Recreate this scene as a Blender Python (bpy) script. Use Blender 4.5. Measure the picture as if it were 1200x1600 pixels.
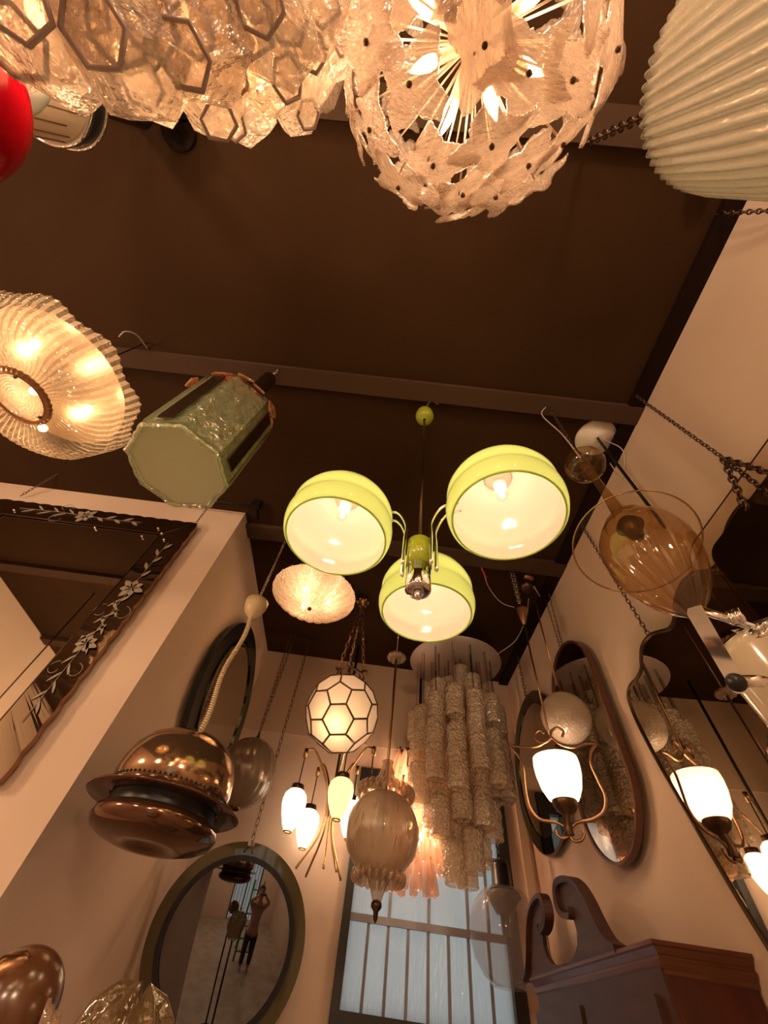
import bpy, bmesh, math, random
from mathutils import Vector, Matrix, Quaternion, noise

PI = math.pi
sc = bpy.context.scene
for o in list(bpy.data.objects):
    bpy.data.objects.remove(o, do_unlink=True)
COL = sc.collection
R = random.Random(7)

# ------------------------------------------------------------------ camera
FPX = 620.0                                   # focal length in pixels of the 1200x1600 frame
AX = Vector((0.99206398, -0.12191262, 0.03076327))
AY = Vector((-0.07959788, -0.79835091, -0.5969087))
AZ = Vector((0.09733059, 0.58972293, -0.80171917))
ROT = Matrix((AX, AY, AZ))                    # camera space -> room space
cd = bpy.data.cameras.new('camera')
cam = bpy.data.objects.new('camera', cd)
COL.objects.link(cam)
cam.matrix_world = ROT.to_4x4()               # the phone is the origin of the room; floor at -1.75 m
cd.sensor_fit = 'VERTICAL'
cd.sensor_height = 32.0
cd.lens = 32.0 * FPX / 1600.0
cd.clip_start = 0.02
sc.camera = cam

# ------------------------------------------------------------------ world / exposure
w = bpy.data.worlds.new('daylight')
sc.world = w
w.use_nodes = True
w.node_tree.nodes['Background'].inputs[0].default_value = (0.66, 0.68, 0.66, 1)
w.node_tree.nodes['Background'].inputs[1].default_value = 0.55
sc.view_settings.view_transform = 'Standard'
sc.view_settings.look = 'None'
sc.view_settings.exposure = 1.38
sc.view_settings.gamma = 1.0
sc.view_settings.use_curve_mapping = False
sc.cycles.max_bounces = 10
sc.cycles.diffuse_bounces = 4
sc.cycles.glossy_bounces = 5
sc.cycles.transmission_bounces = 8
sc.cycles.transparent_max_bounces = 20
sc.cycles.sample_clamp_indirect = 4.0
sc.cycles.use_denoising = True
sc.cycles.caustics_reflective = False
sc.cycles.caustics_refractive = False
WARM = (1.0, 0.68, 0.42)
LAMP = 1.0                                    # overall strength of the lamps
BULBS = []

H = 2.30        # ceiling
XR = 1.31       # right wall
XL = -1.13      # side of the left block
YB = 3.66       # back wall
YF = 1.88       # front of the left block
ZF = -1.75      # floor

# ------------------------------------------------------------------ helpers: where a line of sight meets a plane
def ray(px, py):
    return (ROT @ Vector((px - 600.0, 800.0 - py, -FPX))).normalized()
def P(px, py, x=None, y=None, z=None, d=None):
    r = ray(px, py)
    t = z / r.z if z is not None else y / r.y if y is not None else x / r.x if x is not None else d
    return r * t
def ZP(px, py, x, y):
    """height on the plumb line through (x, y) next to the line of sight"""
    r = ray(px, py)
    # closest point between r*t and (x,y,z)
    a = r.x * r.x + r.y * r.y
    t = (r.x * x + r.y * y) / a
    return r.z * t
def PP(px, py, c, n):
    r = ray(px, py)
    return r * (c.dot(n) / r.dot(n))
def V(*a): return Vector(a)

# ------------------------------------------------------------------ materials
def nt(name):
    m = bpy.data.materials.new(name); m.use_nodes = True
    t = m.node_tree; t.nodes.clear()
    out = t.nodes.new('ShaderNodeOutputMaterial')
    return m, t, out
def bump_node(t, scale, strength, kind='noise', stretch=(1, 1, 1), dist=0.01, coord='Object', detail=3):
    tc = t.nodes.new('ShaderNodeTexCoord'); mp = t.nodes.new('ShaderNodeMapping')
    mp.inputs['Scale'].default_value = stretch
    t.links.new(tc.outputs[coord], mp.inputs[0])
    if kind == 'noise':
        n = t.nodes.new('ShaderNodeTexNoise'); n.inputs['Scale'].default_value = scale; n.inputs['Detail'].default_value = detail; o = n.outputs[0]
    elif kind == 'voronoi':
        n = t.nodes.new('ShaderNodeTexVoronoi'); n.inputs['Scale'].default_value = scale; o = n.outputs[0]
    else:
        n = t.nodes.new('ShaderNodeTexWave'); n.inputs['Scale'].default_value = scale; n.bands_direction = kind.upper()
        n.inputs['Distortion'].default_value = 1.5; o = n.outputs[1]
    t.links.new(mp.outputs[0], n.inputs['Vector'])
    b = t.nodes.new('ShaderNodeBump'); b.inputs['Strength'].default_value = strength; b.inputs['Distance'].default_value = dist
    t.links.new(o, b.inputs['Height'])
    return b, o
def reflectance(t, ior, b=None):
    lw = t.nodes.new('ShaderNodeLayerWeight'); lw.inputs[0].default_value = 0.5
    if b is not None: t.links.new(b.outputs[0], lw.inputs['Normal'])
    p = t.nodes.new('ShaderNodeMath'); p.operation = 'POWER'; p.inputs[1].default_value = 4.0
    t.links.new(lw.outputs['Facing'], p.inputs[0])
    f0 = min(0.35, 1.6 * ((ior - 1) / (ior + 1)) ** 2)
    q = t.nodes.new('ShaderNodeMath'); q.operation = 'MULTIPLY_ADD'; q.inputs[1].default_value = 0.72 - f0; q.inputs[2].default_value = f0
    t.links.new(p.outputs[0], q.inputs[0]); q.use_clamp = True
    return q
def solid(name, col, rough=0.5, metal=0.0, bump=None, var=None, coat=0.0, emit=None):
    m, t, out = nt(name)
    p = t.nodes.new('ShaderNodeBsdfPrincipled')
    p.inputs['Base Color'].default_value = (*col, 1)
    p.inputs['Roughness'].default_value = rough
    p.inputs['Metallic'].default_value = metal
    p.inputs['Coat Weight'].default_value = coat
    if emit:
        p.inputs['Emission Color'].default_value = (*emit[0], 1); p.inputs['Emission Strength'].default_value = emit[1]
    if bump:
        b, o = bump_node(t, **bump); t.links.new(b.outputs[0], p.inputs['Normal'])
    if var:
        tc = t.nodes.new('ShaderNodeTexCoord'); mp = t.nodes.new('ShaderNodeMapping'); mp.inputs['Scale'].default_value = var.get('stretch', (1, 1, 1))
        n = t.nodes.new('ShaderNodeTexNoise'); n.inputs['Scale'].default_value = var['scale']; n.inputs['Detail'].default_value = 5
        r = t.nodes.new('ShaderNodeValToRGB')
        r.color_ramp.elements[0].position = 0.35; r.color_ramp.elements[1].position = 0.65
        r.color_ramp.elements[0].color = (*var['a'], 1); r.color_ramp.elements[1].color = (*var['b'], 1)
        t.links.new(tc.outputs['Object'], mp.inputs[0]); t.links.new(mp.outputs[0], n.inputs['Vector'])
        t.links.new(n.outputs[0], r.inputs[0]); t.links.new(r.outputs[0], p.inputs['Base Color'])
    t.links.new(p.outputs[0], out.inputs[0])
    return m
def glass(name, tint=(1, 1, 1), frost=0.0, fcol=(1, 1, 1), rough=0.05, bump=None, refl=1.0, lucent=0.6, emit=None, ior=1.5):
    """thin blown glass: see-through tint + sheen, with a share of frosting that scatters light both ways"""
    m, t, out = nt(name)
    tr = t.nodes.new('ShaderNodeBsdfTransparent'); tr.inputs[0].default_value = (*tint, 1)
    gl = t.nodes.new('ShaderNodeBsdfGlossy'); gl.inputs['Roughness'].default_value = rough
    gl.inputs[0].default_value = (refl, refl, refl, 1)
    di = t.nodes.new('ShaderNodeBsdfDiffuse'); di.inputs[0].default_value = (*fcol, 1)
    tl = t.nodes.new('ShaderNodeBsdfTranslucent'); tl.inputs[0].default_value = (*fcol, 1)
    m1 = t.nodes.new('ShaderNodeMixShader'); m1.inputs[0].default_value = lucent
    t.links.new(di.outputs[0], m1.inputs[1]); t.links.new(tl.outputs[0], m1.inputs[2])
    m2 = t.nodes.new('ShaderNodeMixShader'); m2.inputs[0].default_value = frost
    t.links.new(tr.outputs[0], m2.inputs[1]); t.links.new(m1.outputs[0], m2.inputs[2])
    m3 = t.nodes.new('ShaderNodeMixShader'); b = None
    if bump:
        b, o = bump_node(t, **bump)
        for n in (gl, di, tl): t.links.new(b.outputs[0], n.inputs['Normal'])
    fr = reflectance(t, ior, b)
    t.links.new(fr.outputs[0], m3.inputs[0]); t.links.new(m2.outputs[0], m3.inputs[1]); t.links.new(gl.outputs[0], m3.inputs[2])
    last = m3
    if emit:
        e = t.nodes.new('ShaderNodeEmission'); e.inputs[0].default_value = (*emit[0], 1); e.inputs[1].default_value = emit[1]
        a = t.nodes.new('ShaderNodeAddShader'); t.links.new(last.outputs[0], a.inputs[0]); t.links.new(e.outputs[0], a.inputs[1]); last = a
    t.links.new(last.outputs[0], out.inputs[0])
    return m
def two_layer(name, outc, inc, lucent_out):
    """cased opal glass: coloured skin outside, white skin inside"""
    m, t, out = nt(name)
    g = t.nodes.new('ShaderNodeNewGeometry')
    mc = t.nodes.new('ShaderNodeMix'); mc.data_type = 'RGBA'
    mc.inputs[6].default_value = (*outc, 1); mc.inputs[7].default_value = (*inc, 1)
    t.links.new(g.outputs['Backfacing'], mc.inputs[0])
    di = t.nodes.new('ShaderNodeBsdfDiffuse'); t.links.new(mc.outputs[2], di.inputs[0])
    tl = t.nodes.new('ShaderNodeBsdfTranslucent'); tl.inputs[0].default_value = (*lucent_out, 1)
    m1 = t.nodes.new('ShaderNodeMixShader'); m1.inputs[0].default_value = 0.50
    t.links.new(di.outputs[0], m1.inputs[1]); t.links.new(tl.outputs[0], m1.inputs[2])
    gl = t.nodes.new('ShaderNodeBsdfGlossy'); gl.inputs['Roughness'].default_value = 0.06
    fr = reflectance(t, 1.3)
    m2 = t.nodes.new('ShaderNodeMixShader')
    t.links.new(fr.outputs[0], m2.inputs[0]); t.links.new(m1.outputs[0], m2.inputs[1]); t.links.new(gl.outputs[0], m2.inputs[2])
    t.links.new(m2.outputs[0], out.inputs[0])
    return m

M = {}
M['wall'] = solid('cream_wall_paint', (0.66, 0.50, 0.395), 0.9, bump=dict(scale=9, strength=0.06, dist=0.02), var=dict(scale=1.3, a=(0.65, 0.495, 0.39), b=(0.68, 0.52, 0.415)))
M['band'] = solid('tan_wall_paint', (0.54, 0.40, 0.30), 0.85)
M['ceil'] = solid('dark_brown_ceiling_paint', (0.034, 0.015, 0.0055), 0.95, var=dict(scale=1.6, a=(0.036, 0.0165, 0.0065), b=(0.044, 0.021, 0.009)))
M['beam'] = solid('grey_brown_beam_paint', (0.070, 0.040, 0.026), 0.85)
M['dark'] = solid('near_black_brown_paint', (0.014, 0.007, 0.005), 0.6)
M['floor'] = solid('pale_stone_floor', (0.45, 0.38, 0.31), 0.4, var=dict(scale=4, a=(0.40, 0.33, 0.27), b=(0.52, 0.44, 0.36)))
M['dark'].node_tree.nodes['Principled BSDF'].inputs['Specular IOR Level'].default_value = 0.05
M['beam'].node_tree.nodes['Principled BSDF'].inputs['Specular IOR Level'].default_value = 0.12
M['ceil'].node_tree.nodes['Principled BSDF'].inputs['Specular IOR Level'].default_value = 0.12
M['chrome'] = solid('chrome', (0.85, 0.85, 0.84), 0.06, 1.0)
M['silver'] = solid('brushed_silver', (0.66, 0.62, 0.56), 0.28, 1.0)
M['brass'] = solid('aged_brass', (0.62, 0.42, 0.20), 0.25, 1.0)
M['copperrod'] = solid('copper_rod', (0.36, 0.20, 0.11), 0.3, 1.0)
M['bronze'] = solid('dark_bronze', (0.10, 0.06, 0.035), 0.35, 0.9)
M['chain'] = solid('tarnished_chain', (0.16, 0.10, 0.07), 0.4, 0.9)
M['iron'] = solid('black_iron', (0.02, 0.018, 0.016), 0.4, 0.6)
M['black'] = solid('black_plastic', (0.012, 0.012, 0.014), 0.3)
M['wire'] = solid('white_wire', (0.55, 0.48, 0.42), 0.5)
M['ivory'] = solid('ivory_plastic', (0.80, 0.64, 0.42), 0.35)
M['mirror'] = solid('mirror_silvering', (0.66, 0.62, 0.53), 0.015, 1.0)
M['mirror_d'] = solid('smoked_mirror', (0.30, 0.28, 0.20), 0.02, 1.0)
M['mirror_b'] = solid('border_mirror', (0.46, 0.40, 0.32), 0.05, 1.0)
M['mirror_green'] = solid('green_tinted_mirror', (0.10, 0.12, 0.09), 0.03, 1.0)
M['olive'] = solid('olive_glass_border', (0.12, 0.105, 0.05), 0.06, 0.0, coat=0.6)
M['convex'] = solid('dark_convex_mirror', (0.22, 0.23, 0.25), 0.01, 1.0)
M['peach'] = solid('bevelled_bronze_edge', (0.36, 0.19, 0.12), 0.2, 0.6)
M['etch'] = solid('etched_frosting', (0.30, 0.24, 0.18), 0.6)
M['wood'] = solid('dark_mahogany', (0.060, 0.022, 0.014), 0.45, var=dict(scale=5, stretch=(1, 1, 6), a=(0.045, 0.016, 0.011), b=(0.075, 0.028, 0.018)))
M['redwood'] = solid('red_mahogany', (0.06, 0.009, 0.002), 0.5, var=dict(scale=3, stretch=(5, 5, 1), a=(0.05, 0.007, 0.002), b=(0.085, 0.013, 0.003)))
M['frame'] = solid('walnut_frame', (0.11, 0.042, 0.02), 0.35, coat=0.1)
M['green'] = two_layer('lime_cased_glass', (0.48, 0.58, 0.18), (0.95, 0.86, 0.80), (0.66, 0.88, 0.32))
M['lime'] = solid('lime_enamel', (0.36, 0.44, 0.03), 0.22, coat=0.3)
M['opal'] = glass('lit_opal_glass', frost=1.0, fcol=(0.92, 0.86, 0.76), rough=0.12, lucent=0.6, emit=((1.0, 0.74, 0.52), 0.85))
M['opaly'] = glass('yellow_opal_glass', frost=1.0, fcol=(0.90, 0.82, 0.50), rough=0.12, lucent=0.5, emit=((1.0, 0.68, 0.28), 0.50))
M['panel'] = glass('milk_panel_glass', frost=1.0, fcol=(0.88, 0.78, 0.68), rough=0.15, lucent=0.62, emit=((1.0, 0.60, 0.40), 0.02))
M['tulip'] = glass('lit_lattice_glass', frost=1.0, fcol=(0.92, 0.84, 0.76), rough=0.12, lucent=0.55, bump=dict(scale=70, strength=0.12, kind='voronoi', dist=0.004), emit=((1.0, 0.64, 0.45), 0.20))
M['lattice'] = glass('pale_lattice_glass', tint=(0.9, 0.85, 0.8), frost=0.72, fcol=(0.74, 0.62, 0.50), rough=0.08, lucent=0.45, bump=dict(scale=75, strength=0.5, kind='voronoi', dist=0.006))
M['leafglass'] = glass('rippled_blush_glass', tint=(0.97, 0.87, 0.78), frost=0.40, fcol=(0.93, 0.76, 0.65), rough=0.09, lucent=0.5, bump=dict(scale=42, strength=1.0, stretch=(1, 3.4, 1), dist=0.02), ior=2.3)
M['crystal'] = glass('amber_tinged_crystal', tint=(0.97, 0.90, 0.82), frost=0.42, fcol=(0.92, 0.82, 0.72), rough=0.07, lucent=0.62, bump=dict(scale=20, strength=1.0, stretch=(2.2, 2.2, 0.7), dist=0.03), ior=1.55)
M['rim'] = solid('mauve_glass_rim', (0.42, 0.32, 0.29), 0.15, coat=0.5)
M['flute'] = glass('fluted_white_glass', tint=(0.9, 0.9, 0.82), frost=0.94, fcol=(0.84, 0.84, 0.74), rough=0.10, lucent=0.4, bump=dict(scale=80, strength=0.35, stretch=(1, 1, 0.5), dist=0.006), ior=1.6)
M['dish'] = glass('reeded_clear_glass', tint=(0.98, 0.86, 0.70), frost=0.62, fcol=(0.93, 0.74, 0.52), rough=0.07, lucent=0.8, bump=dict(scale=70, strength=0.8, kind='voronoi', dist=0.01), ior=1.6)
M['dish_clear'] = glass('reeded_clear_grooves', tint=(0.80, 0.62, 0.42), frost=0.22, fcol=(0.93, 0.72, 0.48), rough=0.07, lucent=0.8, bump=dict(scale=70, strength=0.8, kind='voronoi', dist=0.01), ior=1.6)
M['star'] = glass('herringbone_glass', tint=(0.98, 0.88, 0.76), frost=0.50, fcol=(0.93, 0.74, 0.58), rough=0.1, lucent=0.72, bump=dict(scale=60, strength=1.0, kind='voronoi', dist=0.015), ior=1.6)
M['ice'] = glass('green_ice_glass', tint=(0.82, 0.84, 0.66), frost=0.30, fcol=(0.76, 0.86, 0.62), rough=0.06, lucent=0.45, bump=dict(scale=32, strength=1.0, stretch=(1, 1, 0.6), dist=0.03), ior=2.1)
M['frost'] = glass('frosted_sage_glass', tint=(0.8, 0.8, 0.6), frost=0.96, fcol=(0.80, 0.92, 0.66), rough=0.12, lucent=0.35)
M['amberchip'] = glass('amber_glass_chips', tint=(0.85, 0.55, 0.3), frost=0.5, fcol=(0.75, 0.40, 0.22), rough=0.1, lucent=0.5, bump=dict(scale=25, strength=0.8, dist=0.03))
M['amber'] = glass('smoky_amber_glass', tint=(0.82, 0.66, 0.46), frost=0.10, fcol=(0.62, 0.40, 0.18), rough=0.03, lucent=0.5, ior=1.5)
M['clear'] = glass('clear_glass', tint=(0.90, 0.86, 0.82), rough=0.02, ior=1.45)
M['rimglass'] = glass('blush_rim_glass', tint=(0.96, 0.90, 0.84), rough=0.02, ior=1.35)
M['smoke'] = glass('smoky_clear_glass', tint=(0.90, 0.86, 0.84), frost=0.14, fcol=(0.6, 0.54, 0.52), rough=0.05, lucent=0.4, ior=1.25)
M['smoky'] = glass('ribbed_smoky_glass', tint=(0.6, 0.5, 0.42), frost=0.6, fcol=(0.33, 0.26, 0.19), rough=0.12, lucent=0.4)
M['satin'] = glass('satin_taupe_glass', tint=(0.85, 0.74, 0.60), frost=0.80, fcol=(0.66, 0.52, 0.39), rough=0.3, lucent=0.5)
M['curl'] = glass('clear_moulded_glass', tint=(0.90, 0.80, 0.68), frost=0.34, fcol=(0.76, 0.60, 0.48), rough=0.04, lucent=0.5, ior=1.7)
M['cut'] = glass('bright_cut_glass', tint=(0.98, 0.90, 0.8), frost=0.6, fcol=(0.95, 0.82, 0.66), rough=0.05, lucent=0.5, ior=2.0)
M['tube'] = glass('crackled_tube_glass', tint=(0.94, 0.84, 0.70), frost=0.50, fcol=(1.0, 0.87, 0.72), rough=0.14, lucent=0.5, bump=dict(scale=60, strength=1.0, kind='voronoi', dist=0.012), ior=1.9)
M['prism'] = glass('blush_prism_glass', tint=(0.98, 0.80, 0.70), frost=0.40, fcol=(0.92, 0.64, 0.48), rough=0.05, lucent=0.7, bump=dict(scale=30, strength=0.5, stretch=(1, 1, 0.2), dist=0.02), ior=1.9)
M['copper'] = solid('smoked_copper_glass', (0.36, 0.23, 0.14), 0.13, 0.85)
M['copper_d'] = solid('dark_copper_glass', (0.16, 0.085, 0.05), 0.12, 0.8)
M['cream'] = solid('cream_enamel', (0.72, 0.62, 0.47), 0.12, coat=0.5)
M['whiteshade'] = solid('white_plate', (0.78, 0.72, 0.66), 0.35)
M['steeldisc'] = solid('satin_steel_plate', (0.50, 0.42, 0.39), 0.35, 0.5)
M['red'] = solid('glossy_red_enamel', (0.40, 0.002, 0.010), 0.12, coat=0.5)
M['unlit'] = solid('unlit_opal_glass', (0.66, 0.66, 0.58), 0.15)
M['drum'] = solid('cream_drum_glass', (0.62, 0.47, 0.33), 0.35)
M['brown'] = solid('brown_line', (0.16, 0.06, 0.02), 0.5)
M['bulb'] = solid('glowing_bulb', (1, 0.9, 0.8), 0.3, emit=((1.0, 0.62, 0.30), 16.0))
M['bulbclear'] = glass('bulb_glass', tint=(0.97, 0.95, 0.92), rough=0.02, ior=1.4)
M['sleeve'] = solid('cream_candle_sleeve', (0.78, 0.62, 0.42), 0.5)
M['white_rod'] = solid('cream_enamelled_rod', (0.62, 0.45, 0.32), 0.4)
M['pane'] = glass('rippled_window_glass', tint=(0.60, 0.66, 0.72), frost=0.62, fcol=(0.66, 0.68, 0.66), rough=0.15, lucent=0.82, bump=dict(scale=60, strength=0.6, stretch=(1, 1, 0.25), dist=0.01))
M['winframe'] = solid('black_window_frame', (0.016, 0.013, 0.012), 0.4)
M['bar'] = solid('grey_window_bar', (0.20, 0.20, 0.22), 0.5)
M['fillglobe'] = glass('fill_globe_glass', tint=(1, 1, 1), frost=0.10, fcol=(0.9, 0.85, 0.8), rough=0.1, lucent=0.6, ior=1.2, emit=((1.0, 0.70, 0.44), 0.8))  # glowing glass of the added fill light globes
M['skin'] = solid('skin', (0.48, 0.25, 0.17), 0.5)
M['shirt'] = solid('pink_shirt', (0.42, 0.24, 0.25), 0.8)
M['trousers'] = solid('dark_trousers', (0.03, 0.03, 0.04), 0.8)
M['hair'] = solid('dark_hair', (0.03, 0.02, 0.015), 0.6)
M['ladder'] = solid('green_ladder_paint', (0.03, 0.22, 0.05), 0.35)
M['pinkwire'] = solid('red_tape', (0.5, 0.02, 0.03), 0.5)

# ------------------------------------------------------------------ mesh builder
WL = {}                                        # object -> its origin in the room
def frame(o, zd, xh=None):
    z = Vector(zd).normalized()
    xh = Vector(xh) if xh is not None else (Vector((1, 0, 0)) if abs(z.x) < 0.9 else Vector((0, 1, 0)))
    y = z.cross(xh).normalized(); x = y.cross(z)
    m = Matrix((x, y, z)).transposed().to_4x4(); m.translation = Vector(o)
    return m
class MB:
    def __init__(s): s.v = []; s.f = []; s.m = []; s.sm = []
    def add(s, vs, fs, mi=0, smooth=True):
        n = len(s.v); s.v += [Vector(v) for v in vs]
        for f in fs: s.f.append([n + i for i in f]); s.m.append(mi); s.sm.append(smooth)
        return s
    def box(s, lo, hi, mat4=None, mi=0):
        (a, b, c), (d, e, f) = lo, hi
        vs = [V(a, b, c), V(d, b, c), V(d, e, c), V(a, e, c), V(a, b, f), V(d, b, f), V(d, e, f), V(a, e, f)]
        if mat4: vs = [mat4 @ v for v in vs]
        return s.add(vs, [(3, 2, 1, 0), (4, 5, 6, 7), (0, 1, 5, 4), (1, 2, 6, 5), (2, 3, 7, 6), (3, 0, 4, 7)], mi, False)
    def tube(s, pts, r, seg=8, closed=False, mi=0, caps=True):
        pts = [Vector(p) for p in pts]; n = len(pts)
        rs = r if isinstance(r, (list, tuple)) else [r] * n
        tans = []
        for i in range(n):
            a = pts[(i - 1) % n] if (closed or i) else pts[0]; b = pts[(i + 1) % n] if (closed or i < n - 1) else pts[-1]
            tans.append((b - a).normalized())
        u = tans[0].orthogonal().normalized(); vs = []
        for i in range(n):
            if i: 
                q = tans[i - 1].rotation_difference(tans[i]); u = q @ u
            u = (u - tans[i] * u.dot(tans[i])).normalized(); w_ = tans[i].cross(u)
            for k in range(seg):
                a = 2 * PI * k / seg; vs.append(pts[i] + (u * math.cos(a) + w_ * math.sin(a)) * rs[i])
        fs = []
        for i in range(n if closed else n - 1):
            j = (i + 1) % n
            for k in range(seg):
                k2 = (k + 1) % seg; fs.append((i * seg + k, i * seg + k2, j * seg + k2, j * seg + k))
        if caps and not closed: fs.append(tuple(reversed(range(seg)))); fs.append(tuple((n - 1) * seg + k for k in range(seg)))
        return s.add(vs, fs, mi)
    def lathe(s, prof, o=(0, 0, 0), ax=(0, 0, 1), seg=40, mod=None, mi=0, xh=None, smooth=True):
        """profile of (radius, height); listed so that the outside is on the right going up"""
        m = frame(o, ax, xh); vs = []; fs = []
        for i, (r, h) in enumerate(prof):
            for k in range(seg):
                a = 2 * PI * k / seg
                rr, hh = (r, h) if mod is None else mod(r, h, a, i)
                vs.append(m @ V(rr * math.cos(a), rr * math.sin(a), hh))
        for i in range(len(prof) - 1):
            for k in range(seg):
                k2 = (k + 1) % seg
                fs.append((i * seg + k, i * seg + k2, (i + 1) * seg + k2, (i + 1) * seg + k))
        return s.add(vs, fs, mi, smooth)
    def ball(s, c, r, seg=20, rings=12, sc3=(1, 1, 1), mi=0, m=None):
        prof = [(max(1e-4, math.sin(PI * i / rings)), -math.cos(PI * i / rings)) for i in range(rings + 1)]
        t = MB().lathe(prof, seg=seg)
        c = Vector(c)
        vs = []
        for v in t.v:
            q = V(v.x * sc3[0], v.y * sc3[1], v.z * sc3[2]) * r
            vs.append(c + (m @ q if m else q))
        return s.add(vs, t.f, mi)
    def ring(s, c, ax, R_, r, seg=40, sub=8, mi=0):
        m = frame(c, ax)
        return s.tube([m @ V(R_ * math.cos(2 * PI * k / seg), R_ * math.sin(2 * PI * k / seg), 0) for k in range(seg)], r, sub, True, mi)
    def slab(s, poly, m4, t0, t1, mi=0, smooth=False):
        """outline (x, y) in frame m4, thick from t0 to t1"""
        n = len(poly); vs = [m4 @ V(x, y, t0) for x, y in poly] + [m4 @ V(x, y, t1) for x, y in poly]
        fs = [tuple(reversed(range(n))), tuple(range(n, 2 * n))] + [(i, (i + 1) % n, n + (i + 1) % n, n + i) for i in range(n)]
        return s.add(vs, fs, mi, smooth)
    def annulus(s, out, inn, m4, t0, t1, mi=0):
        n = len(out)
        vs = [m4 @ V(x, y, t) for t in (t0, t1) for pl in (out, inn) for x, y in pl]
        fs = []
        for i in range(n):
            j = (i + 1) % n
            fs += [(2 * n + i, 2 * n + j, 3 * n + j, 3 * n + i), (i, n + i, n + j, j), (i, j, 2 * n + j, 2 * n + i), (n + i, 3 * n + i, 3 * n + j, n + j)]
        return s.add(vs, fs, mi, False)
    def chain(s, a, b, L=0.035, wid=0.018, r=0.0028, mi=0):
        a, b = Vector(a), Vector(b); d = b - a; n = max(1, int(round(d.length / (L * 0.78)))); m = frame(a, d)
        st = d.length / n
        for i in range(n):
            tw = PI / 2 * (i % 2) + 0.4
            pts = []
            for k in range(10):
                t = 2 * PI * k / 10; x = wid / 2 * math.cos(t); z = L / 2 * math.sin(t)
                pts.append(m @ V(x * math.cos(tw), x * math.sin(tw), st * (i + 0.5) + z))
            s.tube(pts, r, 5, True, mi)
        return s
    def mesh(s, name, mats, off=V(0, 0, 0)):
        me = bpy.data.meshes.new(name)
        me.from_pydata([tuple(v - off) for v in s.v], [], s.f)
        for x in (mats if isinstance(mats, (list, tuple)) else [mats]): me.materials.append(x)
        me.polygons.foreach_set('material_index', s.m)
        me.polygons.foreach_set('use_smooth', s.sm)
        me.update()
        return me
    def build(s, name, mats, parent=None, label=None, origin=None):
        off = WL[parent.name] if parent is not None else (Vector(origin) if origin is not None else V(0, 0, 0))
        o = bpy.data.objects.new(name, s.mesh(name, mats, off))
        COL.objects.link(o)
        if parent is not None: o.parent = parent
        else: o.location = off
        WL[o.name] = off.copy()
        if label: o['label'] = label
        return o
def thing(name, label, cat, loc, group=None):
    o = bpy.data.objects.new(name, None); COL.objects.link(o); o.location = loc
    o.empty_display_size = 0.1
    o['label'] = label; o['category'] = cat
    if group: o['group'] = group
    WL[o.name] = Vector(loc)
    return o
def struct(name, mb, mats, origin=(0, 0, 0)):
    o = mb.build(name, mats, None, origin=origin); o['kind'] = 'structure'; return o
def inst(name, me, parent, m4):
    """another copy of a part's mesh, placed by a room-space matrix"""
    o = bpy.data.objects.new(name, me); COL.objects.link(o); o.parent = parent
    q = m4.copy(); q.translation = m4.translation - WL[parent.name]
    o.matrix_local = q; WL[o.name] = m4.translation.copy()
    return o
def light(parent, p, power, rad=0.03, col=WARM, name='bulb_glow'):
    l = bpy.data.lights.new(name, 'POINT'); l.energy = power * LAMP; l.color = col; l.shadow_soft_size = rad
    o = bpy.data.objects.new(name, l); COL.objects.link(o); o.parent = parent; o.location = Vector(p) - WL[parent.name]
    return o
def smooth_path(pts, n=8):
    """Catmull-Rom"""
    pts = [Vector(p) for p in pts]; q = [pts[0] * 2 - pts[1]] + pts + [pts[-1] * 2 - pts[-2]]; out = []
    for i in range(1, len(q) - 2):
        for k in range(n):
            t = k / n; a, b, c, d = q[i - 1], q[i], q[i + 1], q[i + 2]
            out.append(0.5 * ((2 * b) + (c - a) * t + (2 * a - 5 * b + 4 * c - d) * t * t + (3 * b - a - 3 * c + d) * t ** 3))
    out.append(pts[-1]); return out
def circle2(r, n=64, cx=0, cy=0): return [(cx + r * math.cos(2 * PI * k / n), cy + r * math.sin(2 * PI * k / n)) for k in range(n)]
def bulb_prof(r):   # pear shaped bulb hanging down from (0,0)
    return [(0.001, -2.9 * r), (0.5 * r, -2.8 * r), (0.87 * r, -2.4 * r), (r, -1.9 * r), (0.92 * r, -1.4 * r), (0.65 * r, -0.8 * r), (0.42 * r, -0.35 * r), (0.4 * r, 0)]

# ================================================================== THE SETTING
struct('floor', MB().box((-3.8, -4.4, ZF - 0.1), (1.6, 3.95, ZF)), M['floor'])
struct('ceiling', MB().box((-3.8, -4.4, H), (1.6, 3.95, H + 0.12)), M['ceil'])
struct('wall_right', MB().box((XR, -4.4, ZF), (XR + 0.15, 3.95, H)), M['wall'])
struct('wall_left', MB().box((-3.8, YF, ZF), (XL, 3.95, H)), M['wall'])
struct('wall_far_left', MB().box((-3.8, -4.4, ZF), (-3.65, YF, H)), M['wall'])
b = MB().box((XL, YB, ZF), (-0.03, YB + 0.16, H)).box((1.12, YB, ZF), (XR, YB + 0.16, H))
b.box((-0.03, YB, 1.36), (1.12, YB + 0.16, H)).box((-0.03, YB, ZF), (1.12, YB + 0.16, -1.2))
struct('wall_back', b, M['wall'])
b = MB().box((-3.65, -4.4, ZF), (-1.0, -4.2, H)).box((0.35, -4.4, ZF), (XR, -4.2, H)).box((-1.0, -4.4, 0.75), (0.35, -4.2, H))
struct('wall_front', b, M['wall'])
struct('trim_1', MB().box((XL, YB - 0.012, 1.54), (XR, YB, H)), M['band'])
struct('trim_2', MB().box((1.215, YB - 0.03, ZF), (1.275, YB, 1.54)), M['band'])
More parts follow.
